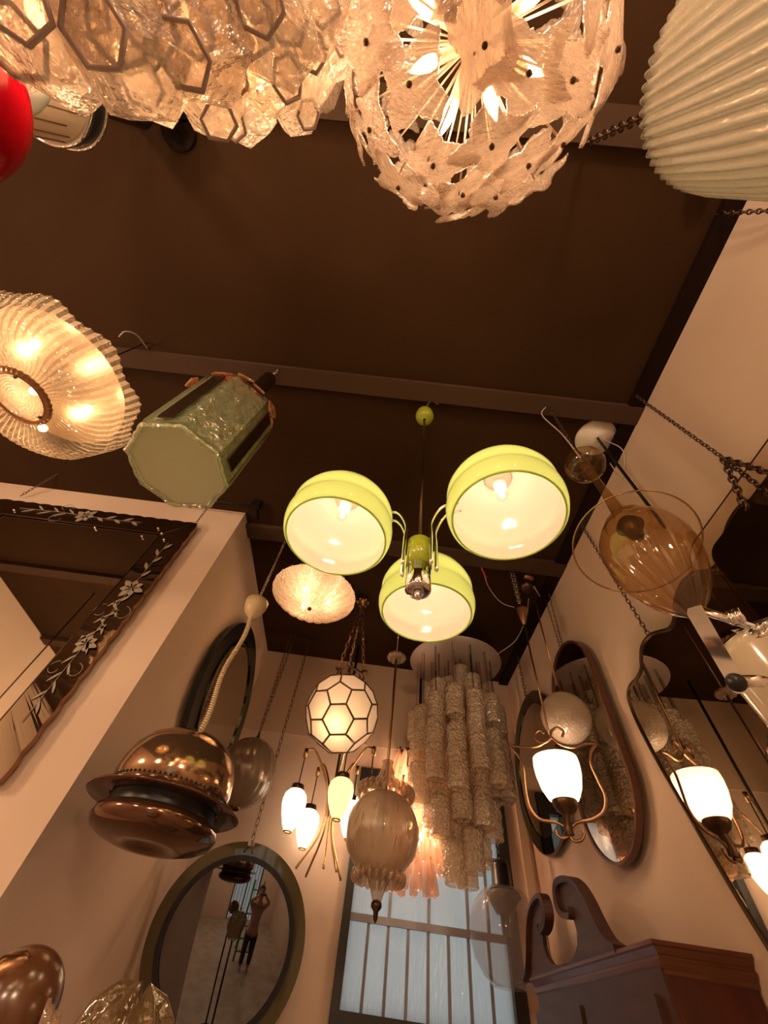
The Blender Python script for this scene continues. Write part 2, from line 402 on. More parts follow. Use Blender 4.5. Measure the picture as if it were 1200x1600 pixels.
for i, (y0, y1) in enumerate(((-0.42, -0.30), (0.745, 0.85), (1.97, 2.10), (-1.6, -1.48), (-2.75, -2.63))):
    xl = -3.65 if y0 < 1.8 else XL
    struct('trim_%d' % (3 + i), MB().box((xl, y0, H - 0.035), (XR, y1, H)), M['beam'])
struct('trim_8', MB().box((1.225, -4.2, H - 0.03), (XR, -0.42, H)).box((1.225, -0.30, H - 0.03), (XR, 0.745, H)).box((1.225, 0.85, H - 0.03), (XR, 1.97, H)).box((1.225, 2.1, H - 0.03), (XR, YB, H)), M['dark'])
# back window
wb = MB()
wb.box((-0.03, YB - 0.03, -1.2), (0.025, YB + 0.08, 1.36)).box((1.045, YB - 0.03, -1.2), (1.12, YB + 0.08, 1.36))
wb.box((0.025, YB - 0.03, 1.22), (1.045, YB + 0.08, 1.36)).box((0.025, YB - 0.03, -1.2), (1.045, YB + 0.08, -1.1)).box((0.025, YB - 0.03, 0.02), (1.045, YB + 0.08, 0.115))
win = struct('window_1', wb, M['winframe'])
g = MB()
for z in (0.50, 0.885): g.box((0.025, YB, z - 0.019), (1.045, YB + 0.02, z + 0.019))
for k in range(8):
    x = 0.15 + 0.129 * k
    g.box((x - 0.011, YB + 0.004, -1.1), (x + 0.007, YB + 0.018, 0.50))
for x in (0.28, 0.54, 0.80, 0.935): g.box((x - 0.012, YB + 0.004, 0.5), (x + 0.008, YB + 0.018, 1.22))
g.build('window_bars', M['bar'], win)
MB().box((0.025, YB + 0.024, -1.1), (1.045, YB + 0.03, 1.22)).build('window_pane', M['pane'], win)
# shop front behind the camera
d1 = struct('door_1', MB().box((-1.0, -4.32, ZF), (-0.94, -4.24, 0.75)).box((0.29, -4.32, ZF), (0.35, -4.24, 0.75)).box((-0.94, -4.32, 0.68), (0.29, -4.24, 0.75)).box((-0.36, -4.32, ZF), (-0.30, -4.24, 0.68)), M['winframe'])
MB().box((-0.94, -4.29, ZF), (0.29, -4.28, 0.68)).build('door_pane', M['clear'], d1)
for k in range(7):
    x = -0.86 + k * 0.17
    MB().box((x - 0.012, -4.26, ZF), (x + 0.012, -4.24, 0.68)).build('door_bar', M['winframe'], d1)

# ================================================================== GREEN THREE-SHADE CHANDELIER
hk = P(664, 636, z=H)
gx, gy = hk.x, hk.y
t = thing('green_chandelier', 'chrome chandelier with three lime green glass dome shades and a green canopy cup', 'chandelier', (gx, gy, H))
MB().lathe([(0.002, -0.012), (0.030, -0.035), (0.048, -0.075), (0.052, -0.115), (0.045, -0.14), (0.02, -0.155), (0.008, -0.158)][::-1], (gx, gy, H - 0.03)).build('canopy', M['lime'], t)
w_ = MB().tube(smooth_path([V(gx, gy, H - 0.045), V(gx + 0.005, gy, H - 0.01), V(gx + 0.03, gy - 0.045, H - 0.012), V(gx + 0.075, gy - 0.03, H - 0.01)]), 0.003)
w_.build('ceiling_wire', M['wire'], t)
zs = ZP(664, 850, gx, gy); zb = ZP(663, 888, gx, gy); ze = ZP(663, 924, gx, gy)
MB().tube([V(gx, gy, H - 0.17), V(gx, gy, zs)], 0.006).build('stem', M['bronze'], t)
MB().lathe([(0.001, zb), (0.042, zb), (0.042, zs), (0.036, zs + 0.008), (0.001, zs + 0.008)], (gx, gy, 0)).build('hub', M['lime'], t)
MB().lathe([(0.012, ze), (0.038, ze), (0.040, ze + 0.004), (0.040, zb), (0.01, zb)], (gx, gy, 0)).lathe([(0.001, ze - 0.03), (0.010, ze - 0.028), (0.011, ze - 0.01), (0.008, ze + 0.01)], (gx, gy, 0), seg=16).build('chrome_cap', M['chrome'], t)
SH = [(524, 842, 1.04, 0.190), (794, 811, 1.04, 0.190), (666, 960, 1.04, 0.190)]
for px, py, z, r in SH:
    c = P(px, py, z=z)
    prof = [(r * 0.925, 0.0), (r * 0.985, 0.010), (r * 1.02, 0.035), (r * 1.03, 0.055), (r * 1.015, 0.078), (r * 0.975, 0.094), (r * 1.0, 0.108), (r * 1.0, 0.135), (r * 0.945, 0.165), (r * 0.92, 0.172), (r * 0.84, 0.20), (r * 0.66, 0.228), (r * 0.40, 0.245), (r * 0.2, 0.249), (0.02, 0.25)]
    s = MB().lathe(prof, c, seg=64).build('glass_shade', M['green'], t)
    MB().ring(c + V(0, 0, 0.001), (0, 0, 1), r * 0.925, 0.0035, 64, 6).build('shade_rim', M['green'], s)
    top = c + V(0, 0, 0.25)
    MB().lathe([(0.001, -0.075), (0.020, -0.075), (0.024, -0.045), (0.045, -0.02), (0.05, -0.002), (0.001, 0.02)], top, seg=24).build('lamp_holder', M['whiteshade'], t)
    bp = top + V(0, 0, -0.075)
    bb = MB().lathe(bulb_prof(0.022), bp, seg=20).build('bulb', M['bulbclear'], t)
    MB().ball(bp + V(0, 0, -0.04), 0.009, 12, 8).build('filament', M['bulb'], bb)
    light(t, bp + V(0, 0, -0.042), 2.1, 0.012)
    dr = (V(c.x, c.y, 0) - V(gx, gy, 0)).normalized(); sd = V(-dr.y, dr.x, 0)
    for q, sgn in enumerate((-1, 1)):
        o = V(gx, gy, 0) + dr * 0.052 + sd * 0.022 * sgn
        pts = [o + V(0, 0, zb - 0.02 + 0.01 * q), o + V(0, 0, zs), o + V(0, 0, zs + 0.09), o + dr * 0.03 + V(0, 0, zs + 0.135), o + dr * 0.08 + V(0, 0, zs + 0.155), V(c.x, c.y, zs + 0.155) - dr * 0.05 + sd * 0.015 * sgn]
        tgt = V(c.x, c.y, z + 0.15) - dr * (r * 0.80) + sd * 0.018 * sgn
        pts = [o + V(0, 0, zb - 0.02 + 0.01 * q), o + V(0, 0, zs - 0.005), o + V(0, 0, (zs + tgt.z) / 2 + 0.0), (o + V(0, 0, 0)) * 0.62 + V(tgt.x, tgt.y, 0) * 0.38 + V(0, 0, tgt.z + 0.0), tgt]
        a_ = MB().tube(smooth_path(pts), 0.0062, 10).build('arm_tube', M['chrome'], t)

# ================================================================== AMBER GLASS PENDANT (right)
h = P(855, 632, z=H)
A = V(h.x, h.y, ZP(912, 727, h.x, h.y)); B = P(1087, 962, z=0.76)
t = thing('amber_pendant', 'smoky amber glass pendant with clear disc, swollen fluted drop and small bowl above', 'pendant lamp', (h.x, h.y, H))
ax = (A - B).normalized(); Lh = (A - B).length
MB().chain(V(h.x, h.y, H), A + V(0, 0, 0.09), 0.03, 0.015, 0.002).build('hanging_chain', M['chain'], t)
MB().tube(smooth_path([V(h.x, h.y, H - 0.01), V(h.x - 0.05, h.y + 0.02, H - 0.12), V(h.x - 0.02, h.y, A.z + 0.3), A + V(0, 0, 0.06)]), 0.003).build('supply_wire', M['wire'], t)
bowl = [(0.014, 0.004), (0.045, -0.005), (0.073, 0.012), (0.083, 0.04), (0.08, 0.07), (0.066, 0.098)]
MB().lathe(bowl, A - ax * 0.05, ax, 40).build('upper_bowl', M['amber'], t)
MB().tube([A - ax * 0.05, A - ax * 0.05 + ax * 0.085], 0.02, 12).build('inner_fitting', M['amber'], t)
top = Lh * 0.70
MB().lathe([(0.018, top), (0.015, top + 0.05), (0.017, Lh - 0.05)], B, ax, 24).build('glass_stem', M['amber'], t)
def flut(r, hh, a, i):
    k = 1 + 0.075 * math.cos(14 * a) * max(0.0, 1 - hh / 0.24)
    return r * k, hh
body = [(0.001, -0.006), (0.014, 0.0), (0.022, 0.010), (0.050, 0.040), (0.085, 0.090), (0.113, 0.150), (0.130, 0.215), (0.134, 0.27), (0.124, 0.325), (0.100, 0.372), (0.075, 0.395), (0.070, 0.405), (0.074, 0.415), (0.06, 0.43), (0.03, 0.44), (0.018, top)]
MB().lathe(body, B, ax, 112, mod=flut).build('fluted_drop', M['amber'], t)
nd = (ax + ray(992, 850) * 0.5).normalized()
dc = P(992, 850, d=(B + ax * 0.38).length + 0.05)
MB().lathe([(0.075, 0.006), (0.15, 0.0), (0.198, 0.0), (0.200, 0.002), (0.198, 0.004)], dc, nd, 72).build('glass_disc', M['rimglass'], t)
MB().ring(dc, nd, 0.200, 0.003, 80, 6).build('disc_edge', M['brass'], t)
bc = B + ax * 0.36
MB().lathe([(0.001, 0.06), (0.03, 0.058), (0.045, 0.03), (0.028, 0.0), (0.02, -0.03), (0.001, -0.03)][::-1], bc, ax, 20).build('lamp_holder', M['bronze'], t)
MB().lathe(bulb_prof(0.026), bc - ax * 0.03, ax, 20).build('bulb', M['bulbclear'], t)

# white ceiling plate + black rod lamp behind the amber one
h2 = P(932, 686, z=H - 0.02)
t = thing('black_rod_lamp', 'round white ceiling plate with a flat black rod hanging behind the amber glass', 'ceiling lamp', (h2.x, h2.y, H))
MB().lathe([(0.001, -0.03), (0.05, -0.028), (0.055, -0.018), (0.112, -0.012), (0.116, 0.0)], (h2.x, h2.y, H), seg=48).build('ceiling_plate', M['whiteshade'], t)
e = V(h2.x, h2.y, ZP(1030, 822, h2.x, h2.y))
fm = frame(V(h2.x + 0.01, h2.y, 0), (0, 0, 1), (0.7, 0.7, 0))
MB().box((-0.022, -0.006, e.z), (0.022, 0.006, H - 0.03), fm).build('rod', M['iron'], t)
MB().tube(smooth_path([V(h2.x + .05, h2.y, H - .02), V(h2.x + .16, h2.y + .04, H - .06), V(h2.x + .14, h2.y + .14, H - .2), V(h2.x + .03, h2.y + .05, H - .22)]), 0.003).build('loose_wire', M['wire'], t)

# ================================================================== LEAF-PLATE SPHERE CHANDELIER (top)
LD = 1.60; C0 = P(742, 66, d=LD); LR = 0.348
t = thing('leaf_plate_chandelier', 'large globe chandelier of jagged rippled blush glass plates on cream rods', 'chandelier', (C0.x, C0.y, H))
MB().tube([C0, V(C0.x, C0.y, H)], 0.008).build('stem', M['bronze'], t)
MB().box((-0.03, -0.03, -0.03), (0.03, 0.03, 0.03), frame(C0, (0.3, 0.2, 1))).build('hub', M['sleeve'], t)
def leaf_mesh(seed, size):
    rr = random.Random(seed); n = 72; pts = []
    lobes = rr.choice((4, 4, 5)); ph = rr.random() * 6
    am = [rr.uniform(0.75, 1.12) for _ in range(lobes)]
    for k in range(n):
        a = 2 * PI * k / n
        u = ((a + ph) % (2 * PI)) / (2 * PI) * lobes; i = int(u) % lobes; fr = u - int(u)
        tip = abs(fr - 0.5) * 2                      # 1 at the tips
        lenn = am[i] if fr < 0.5 else am[(i + 1) % lobes]
        rad = size * (0.56 + 0.52 * lenn * tip ** 1.7) * (1 + 0.035 * math.sin(9 * a + seed) + 0.055 * rr.uniform(-1, 1))
        pts.append((rad * math.cos(a) * 1.12, rad * math.sin(a) * 0.92))
    mb = MB(); th = 0.006
    # curved plate in rings
    rings = (0.0, 0.3, 0.6, 0.85, 1.0); vs = []; fs = []
    for side in (0, 1):
        for q in rings[1:]:
            for (x, y) in pts:
                X, Y = x * q, y * q
                z = -(X * X + Y * Y) * 1.1 + 0.005 * math.sin(40 * X + seed) * math.cos(30 * Y) + 0.004 * math.sin(90 * Y)
                vs.append(V(X, Y, z + (th if side else 0)))
        vs.append(V(0, 0, th if side else 0))
    per = n * 4 + 1
    for side in (0, 1):
        o = side * per; c = o + n * 4
        for k in range(n):
            k2 = (k + 1) % n
            f = (c, o + k, o + k2); fs.append(f if side else f[::-1])
            for q in range(3):
                f = (o + q * n + k, o + (q + 1) * n + k, o + (q + 1) * n + k2, o + q * n + k2); fs.append(f if side else f[::-1])
    for k in range(n):
        k2 = (k + 1) % n; fs.append((3 * n + k, 3 * n + k2, per + 3 * n + k2, per + 3 * n + k))
    mb.add(vs, fs)
    return mb.mesh('glass_leaf', M['leafglass'])
leaves = [leaf_mesh(i, 0.101) for i in range(6)]
screw = MB().lathe([(0.001, 0.013), (0.006, 0.012), (0.0065, 0.006), (0.001, 0.0)][::-1], seg=10).mesh('screw', M['bronze'])
N = 76
for i in range(N):
    zz = 1 - 2 * (i + 0.5) / N; th = i * 2.399963; rr = math.sqrt(1 - zz * zz)
    d = V(rr * math.cos(th), rr * math.sin(th), zz)
    if d.dot((C0 * -1).normalized()) < -0.62 and zz > 0.75: continue
    d = (d + V(R.uniform(-.06, .06), R.uniform(-.06, .06), R.uniform(-.06, .06))).normalized()
    p = C0 + d * (LR + R.uniform(-0.03, 0.012))
    tilt = (d + V(R.uniform(-.25, .25), R.uniform(-.25, .25), R.uniform(-.25, .25))).normalized()
    xh = V(math.cos(R.random() * 6.28), math.sin(R.random() * 6.28), R.uniform(-1, 1))
    fm = frame(p, tilt, xh)
    lf = inst('glass_leaf', leaves[i % 6], t, fm)
    sm_ = bpy.data.objects.new('screw', screw); COL.objects.link(sm_); sm_.parent = lf; sm_.location = (0, 0, 0.003)
rods = MB()
for i in range(N):
    zz = 1 - 2 * (i + 0.5) / N; th = i * 2.399963; rr = math.sqrt(1 - zz * zz)
    rods.tube([C0, C0 + V(rr * math.cos(th), rr * math.sin(th), zz) * (LR - 0.005)], 0.0026, 6)
o = rods.build('frame_rods', M['white_rod'], t)
for i in range(8):
    a = i * PI / 4 + 0.3; d = V(math.cos(a), math.sin(a), -0.55 if i % 2 else -0.25).normalized()
    p = C0 + d * 0.06
    MB().tube([C0, p, C0 + d * 0.125], 0.013, 12).build('candle_sleeve', M['sleeve'], t)
    MB().lathe([(0.001, 0.0), (0.014, 0.0), (0.0165, 0.02), (0.013, 0.045), (0.005, 0.068), (0.001, 0.075)], C0 + d * 0.125, d, 14).build('candle_bulb', M['bulb'], t)
    light(t, C0 + d * 0.175, 1.1, 0.02)

# ================================================================== POLYHEDRAL CRYSTAL CHANDELIER (top left)
PC = P(290, -90, d=1.75)
t = thing('crystal_block_chandelier', 'huge cluster chandelier of hollow hexagonal amber tinged crystal blocks', 'chandelier', (PC.x, PC.y, H))
def crystal(size, asp=1.25):
    mb = MB(); rr = [(0.25, -0.5 * asp), (0.50, -0.16 * asp), (0.48, 0.14 * asp), (0.26, 0.52 * asp)]
    pr = [(r * size, h * size) for r, h in rr]
    mb.lathe(pr, seg=6, smooth=False)
    mb.lathe([(pr[-1][0], pr[-1][1]), (0.001, pr[-1][1] + 0.01)], seg=6, smooth=False)
    mb.lathe([(0.001, pr[0][1] + 0.02 * size), (pr[0][0], pr[0][1])], seg=6, smooth=False)
    m1 = mb.mesh('crystal_block', M['crystal'])
    rim = MB().tube([V(pr[0][0] * math.cos(k * PI / 3), pr[0][0] * math.sin(k * PI / 3), pr[0][1]) for k in range(6)], 0.0045, 6, True).mesh('crystal_rim', M['rim'])
    return m1, rim
CM = {s: crystal(s) for s in (0.17, 0.145, 0.12)}
CR = [  # px, py, distance, size, tilt towards (pixel offset of the open end)
    (85, 60, 1.05, 0.17, (-60, -60)), (205, 85, 1.02, 0.17, (-55, -38)), (318, 60, 1.10, 0.17, (-30, 25)), (325, 140, 1.28, 0.145, (20, 60)),
    (432, 45, 1.18, 0.17, (-25, -40)), (385, 165, 1.42, 0.145, (-30, 30)), (415, 115, 1.32, 0.145, (40, 10)), (475, 115, 1.40, 0.145, (10, -40)),
    (460, 165, 1.48, 0.12, (30, 20)), (505, 70, 1.62, 0.17, (30, -20)), (500, 120, 1.72, 0.145, (0, -50)), (30, 10, 1.12, 0.17, (-10, 50)),
    (150, 0, 1.10, 0.17, (30, 40)), (255, 0, 1.15, 0.17, (-20, 30)), (360, -5, 1.22, 0.17, (30, 40)), (300, 0, 1.20, 0.145, (0, 50)), (480, 0, 1.30, 0.17, (-30, 20)),
    (515, 15, 1.62, 0.17, (20, 20)), (240, 120, 1.25, 0.145, (-20, 10)), (120, -50, 1.2, 0.17, (0, 40)), (400, -60, 1.35, 0.17, (0, 40)), (500, -50, 1.4, 0.17, (0, 40)), (300, 110, 1.40, 0.12, (-20, 30)), 
    (20, 60, 1.35, 0.145, (-10, 30)), (200, -60, 1.25, 0.17, (0, 40)), (350, 90, 1.35, 0.145, (10, 30))]
fr_ = MB()
for (px, py, d, s, (ox, oy)) in CR:
    p = P(px, py, d=d); q = P(px + ox, py + oy, d=d - 0.09)
    zax = (p - q).normalized()
    m1, m2 = CM[s]
    fm = frame(p, zax, V(R.uniform(-1, 1), R.uniform(-1, 1), R.uniform(-1, 1)))
    c_ = inst('crystal_block', m1, t, fm)
    r_ = bpy.data.objects.new('crystal_rim', m2); COL.objects.link(r_); r_.parent = c_
    k_ = V(PC.x, PC.y, 1.75)
    fr_.tube([p + zax * s * 0.5, k_], 0.003, 5)
fr_.tube([V(PC.x, PC.y, 1.3), V(PC.x, PC.y, H)], 0.012, 10)
fr_.build('wire_frame', M['bronze'], t)
for px, py, d in ((150, 60, 1.26), (270, 70, 1.34), (300, 20, 1.36), (390, 70, 1.50), (60, 20, 1.30), (460, 80, 1.62), (210, 20, 1.30), (390, 120, 1.56)):
    p = P(px, py, d=d)
    MB().ball(p, 0.02, 12, 8).build('bulb', M['bulb'], t); light(t, p, 1.7, 0.03)

# ================================================================== FLUTED DRUM (top right)
h = P(905, 222, z=H); h.x += 0.03
t = thing('fluted_drum_lamp', 'big vertically fluted white glass drum hanging on a chain at top right', 'pendant lamp', (h.x, h.y, H))
FX, FY = h.x + 0.045, h.y - 0.01
def fl2(r, hh, a, i): return r * (1 + 0.050 * abs(math.cos(31 * a)) - 0.01), hh
FP = [(0.165, 0.60), (0.215, 0.605), (0.232, 0.66), (0.235, 0.80), (0.230, 1.0), (0.215, 1.25), (0.205, 1.335), (0.19, 1.35)]
MB().lathe(FP, (FX, FY, 0), seg=496, mod=fl2).build('fluted_shade', M['flute'], t)
MB().lathe([(0.001, 1.345), (0.19, 1.345)], (FX, FY, 0)).build('top_plate', M['whiteshade'], t)
MB().chain((h.x, h.y, H), (FX, FY, 1.36), 0.045, 0.026, 0.0045).build('hanging_chain', M['chain'], t)
q = P(1107, 262, z=H - 0.06)
t2 = thing('brass_ball_spotlight', 'small brass and grey ball fitting on the ceiling behind the fluted drum', 'spotlight', q)
MB().ball(q, 0.045).build('housing', M['bronze'], t2); MB().ring(q - V(0.02, 0.0, 0.03), (0.4, 0, 1), 0.022, 0.008, 20, 8).build('bezel', M['brass'], t2); MB().tube([q, V(q.x, q.y, H)], 0.008).build('neck', M['bronze'], t2)

# ================================================================== RUFFLED DISH LAMP (left)
h = P(232, 545, z=H); h.x += 0.0
c = P(30, 614, z=1.42); c = V(h.x, h.y, 1.43) * 0.3 + c * 0.7
t = thing('ruffled_dish_lamp', 'lit round pendant of reeded glass with ruffled rim and bronze ringed centre', 'pendant lamp', (c.x, c.y, H))
tiltn = V(0.0, 0.0, 1)
def ruf(r, hh, a, i):
    r /= 1.2; hh /= 1.2
    return tuple(1.2 * v for v in ruf0(r, hh, a, i))
def ruf0(r, hh, a, i):
    k = max(0, (r - 0.20) / 0.12)
    return r * (1 + 0.005 * math.cos(66 * a) + 0.03 * k * math.sin(9 * a)), hh + 0.016 * k * k * math.sin(9 * a) + 0.0035 * math.cos(66 * a)
DP = [(q * 1.2, h_ * 1.2) for q, h_ in [(0.090, -0.012), (0.10, 0.0), (0.12, 0.006), (0.15, 0.002), (0.185, -0.004), (0.215, 0.0), (0.245, 0.018), (0.268, 0.048), (0.276, 0.085), (0.285, 0.10), (0.292, 0.125), (0.297, 0.15)]]
dsh = MB().lathe(DP, c, tiltn, 264, mod=ruf)
dsh.m = [1 if (i % 264) % 4 < 2 else 0 for i in range(len(dsh.f))]
dsh.build('glass_dish', [M['dish'], M['dish_clear']], t)
MB().ring(c + V(0, 0, -0.014), (0, 0, 1), 0.100, 0.006, 64, 10).build('centre_ring', M['copperrod'], t)
MB().lathe([(0.098, -0.016), (0.106, -0.018), (0.122, -0.010), (0.124, -0.006)], c, seg=144, mod=lambda r_, h_, a, i: (r_, h_ + (0.003 * math.cos(36 * a) if i > 1 else 0))).build('bronze_band', M['copperrod'], t)
def rip(r, hh, a, i): return r, hh + 0.003 * math.cos(r * 600)
MB().lathe([(0.0005 + 0.10 * k / 44, -0.022 + 0.008 * (k / 44) ** 2) for k in range(45)][::1], c, (0, 0, 1), 48, mod=rip).build('centre_lens', M['dish'], t)
for k in range(3):
    a = k * 2.094 + 0.9; MB().ball(c + V(0.095 * math.cos(a), 0.095 * math.sin(a), -0.022), 0.007, 10, 8).build('screw', M['bronze'], t)
MB().lathe([(0.30, 0.182), (0.22, 0.20), (0.001, 0.205)], c).build('reflector_pan', M['silver'], t)
MB().tube([c + V(0, 0, 0.20), V(c.x, c.y, H)], 0.004).build('stem', M['bronze'], t)
for k in range(4):
    a = k * PI / 2 + 0.35; p = c + V(0.20 * math.cos(a), 0.20 * math.sin(a), 0.09)
    MB().ball(p, 0.018, 12, 8).build('bulb', M['bulb'], t); light(t, p, 1.0, 0.02)
p = c + V(0, 0, 0.06); MB().ball(p, 0.016, 12, 8).build('bulb', M['bulb'], t); light(t, p, 0.5, 0.02)
q = P(188, 524, z=H - 0.12); e = P(230, 546, z=H)
MB().tube(smooth_path([P(186, 526, z=2.0), P(196, 518, z=2.06), P(214, 524, z=2.15), P(231, 545, z=H)]), 0.0035).build('supply_wire', M['wire'], t)

# ================================================================== OCTAGONAL ICE-GLASS LANTERN
h = P(438, 575, z=H); ox, oy = h.x, h.y
t = thing('octagonal_ice_lantern', 'eight sided lantern of icy green glass slabs with bronze strips and frosted base', 'lantern', (ox, oy, H))
zb_ = 1.13; zt_ = 1.60; RO = 0.168
a0 = 0.30
def octp(r, z, k): a = a0 + k * PI / 4; return V(ox + r * math.cos(a), oy + r * math.sin(a), z)
MB().add([octp(RO * 1.0, zb_, k) for k in range(8)] + [octp(RO * 1.0, zb_ + 0.012, k) for k in range(8)], [tuple(reversed(range(8))), tuple(range(8, 16))] + [(k, (k + 1) % 8, 8 + (k + 1) % 8, 8 + k) for k in range(8)], smooth=False).build('frosted_base', M['frost'], t)
eb = MB()
pts = []
for k in range(8):
    for j in range(9):
        p = octp(RO * 1.02, zb_, k).lerp(octp(RO * 1.02, zb_, k + 1), j / 9); pts.append(p + V(R.uniform(-.003, .003), R.uniform(-.003, .003), R.uniform(-.003, .003)))
eb.tube(pts, 0.010, 6, True).build('chipped_edge', M['ice'], t)
for k in range(8):
    if k % 2 == 0:
        a_, b_ = octp(RO, 0, k), octp(RO, 0, k + 1)
        mid = (a_ + b_) / 2; nrm = (mid - V(ox, oy, 0)).normalized(); sx = (b_ - a_).normalized(); wd = (b_ - a_).length / 2 + 0.012
        fm = frame(mid + nrm * 0.004, nrm, sx)
    else:
        a_, b_ = octp(RO, 0, k), octp(RO, 0, k + 1)
        mid = (a_ + b_) / 2; nrm = (mid - V(ox, oy, 0)).normalized(); sx = (b_ - a_).normalized(); wd = (b_ - a_).length / 2 - 0.004
        fm = frame(mid, nrm, sx)
    sl = MB(); nx, ny = 8, 24
    for side in (0, 1):
        vs = []; fs = []
        for j in range(ny + 1):
            for i in range(nx + 1):
                x = -wd + 2 * wd * i / nx; z = zb_ + 0.015 + (zt_ - zb_) * j / ny
                e_ = (noise.noise(V(x * 30 + k, z * 22, side * 5)) * 0.006) if 0 < i < nx and 0 < j < ny else 0
                vs.append(V(x, z, (0.010 if side else 0) + e_))
        m_ = Matrix((fm.col[0].to_3d(), V(0, 0, 1), fm.col[2].to_3d())).transposed().to_4x4(); m_.translation = V(fm.translation.x, fm.translation.y, 0)
        for j in range(ny):
            for i in range(nx):
                a4 = (j * (nx + 1) + i, j * (nx + 1) + i + 1, (j + 1) * (nx + 1) + i + 1, (j + 1) * (nx + 1) + i); fs.append(a4)
        sl.add([m_ @ v for v in vs], fs)
    sl.build('glass_slab', M['ice'], t)
    if k % 2 == 1:
        for q in (0,):
            sl = MB().slab([(-wd * 0.42, zb_ + 0.03), (wd * 0.42, zb_ + 0.03), (wd * 0.42, zt_ - 0.02), (-wd * 0.42, zt_ - 0.02)], m_ @ Matrix.Translation((0, 0, 0.018)), 0, 0.006)
            sl.build('bronze_strip', M['bronze'], t)
chip = MB()
rr = random.Random(3)
for k in range(46):
    a = rr.uniform(0, 2 * PI); z = rr.uniform(zt_ - 0.02, zt_ + 0.13); r = RO * (1.0 - 0.6 * max(0, z - zt_) / 0.13) + rr.uniform(0.0, .035)
    p = V(ox + r * math.cos(a), oy + r * math.sin(a), z)
    fm = frame(p, V(math.cos(a), math.sin(a), rr.uniform(-.2, .8)))
    n_ = rr.randint(5, 7); pl = [(0.046 * rr.uniform(.5, 1.1) * math.cos(2 * PI * j / n_), 0.030 * rr.uniform(.5, 1.1) * math.sin(2 * PI * j / n_)) for j in range(n_)]
    chip.slab(pl, fm, -0.004, 0.004)
chip.build('glass_chip_crown', M['amberchip'], t)
MB().lathe([(0.001, zt_ + 0.11), (0.10, zt_ + 0.10), (0.12, zt_ + 0.115), (0.035, zt_ + 0.16), (0.035, zt_ + 0.2)], (ox, oy, 0)).build('top_cover', M['bronze'], t)
MB().lathe([(0.034, 1.80), (0.038, 1.81), (0.038, 2.10), (0.034, 2.11), (0.001, 2.11)], (ox, oy, 0)).tube([V(ox, oy, zt_ + 0.15), V(ox, oy, 1.81)], 0.01).build('tube_canopy', M['bronze'], t)
MB().chain(V(ox, oy, 2.11), V(ox, oy, H), 0.035, 0.02, 0.003).build('hanging_chain', M['silver'], t)

# ================================================================== ETCHED MIRROR (left block)
y0 = YF - 0.05; x0, x1, z0, z1 = -2.80, -1.37, 0.46, 2.05
t = thing('etched_mirror', 'large rectangular mirror with wavy bronze edge and etched flower border', 'mirror', (-2.08, YF, z1))
mf = Matrix(((1, 0, 0, 0), (0, 0, -1, 0), (0, 1, 0, 0), (0, 0, 0, 1)))     # x, z plane, thickness towards -y
def wavy(x0, x1, z0, z1, n=15, amp=0.008):
    out = []
    def edge(ax_, ay_, bx, by, nx, ny, cnt):
        for k in range(cnt * 6):
            u = k / (cnt * 6); o = amp * abs(math.sin(PI * u * cnt)) ; out.append((ax_ + (bx - ax_) * u + nx * o, ay_ + (by - ay_) * u + ny * o))
    edge(x0, z0, x1, z0, 0, -1, n); edge(x1, z0, x1, z1, 1, 0, n); edge(x1, z1, x0, z1, 0, 1, n); edge(x0, z1, x0, z0, -1, 0, n)
    return out
mo = Matrix.Translation((0, y0, 0)) @ mf
MB().slab(wavy(x0 + 0.004, x1 - 0.004, z0 + 0.004, z1 - 0.004), mo, -0.028, 0.0).build('backing_edge', M['peach'], t)
iw = 0.165
# border strips: four bevel-cut mirror strips, tilted slightly back
bor = MB()
O = [(x0, z0), (x1, z0), (x1, z1), (x0, z1)]; I = [(x0 + iw, z0 + iw), (x1 - iw, z0 + iw), (x1 - iw, z1 - iw), (x0 + iw, z1 - iw)]
wv = wavy(x0, x1, z0, z1); per = len(wv) // 4
for e_ in range(4):
    seg_ = wv[e_ * per:(e_ + 1) * per] + [wv[((e_ + 1) * per) % len(wv)]]
    ii = [I[e_], I[(e_ + 1) % 4]]
    vs = [mo @ V(x, z, 0.004) for x, z in seg_] + [mo @ V(ii[0][0] + (ii[1][0] - ii[0][0]) * k / (len(seg_) - 1), ii[0][1] + (ii[1][1] - ii[0][1]) * k / (len(seg_) - 1), 0.020) for k in range(len(seg_))]
    n_ = len(seg_)
    bor.add(vs, [(k, k + 1, n_ + k + 1, n_ + k) for k in range(n_ - 1)], 0, False)
bor.build('mirror_border', M['mirror_b'], t)
MB().slab(I, mo, 0.0, 0.012).build('mirror_glass', M['mirror'], t)
MB().tube([mo @ V(x, z, 0.021) for x, z in I], 0.003, 6, True).tube([mo @ V(*O[2], 0.006), mo @ V(*I[2], 0.021)], 0.0015, 5).tube([mo @ V(*O[1], 0.006), mo @ V(*I[1], 0.021)], 0.0015, 5).build('joint_line', M['bronze'], t)
for (x, z) in ((x1 - 0.21, z1 - 0.115), (x1 - 0.115, z1 - 0.215), (x1 - 0.265, z1 - 0.21), (x1 - 0.16, z1 - 0.16), (x0 + 0.21, z1 - 0.115), (x1 - 0.115, z0 + 0.115), (x1 - 0.6, z1 - .02 - iw), (x1 - 0.2, z0 + 0.2)):
    MB().ball(mo @ V(x, z, 0.022), 0.009, 12, 8).build('mirror_screw', M['chrome'], t)
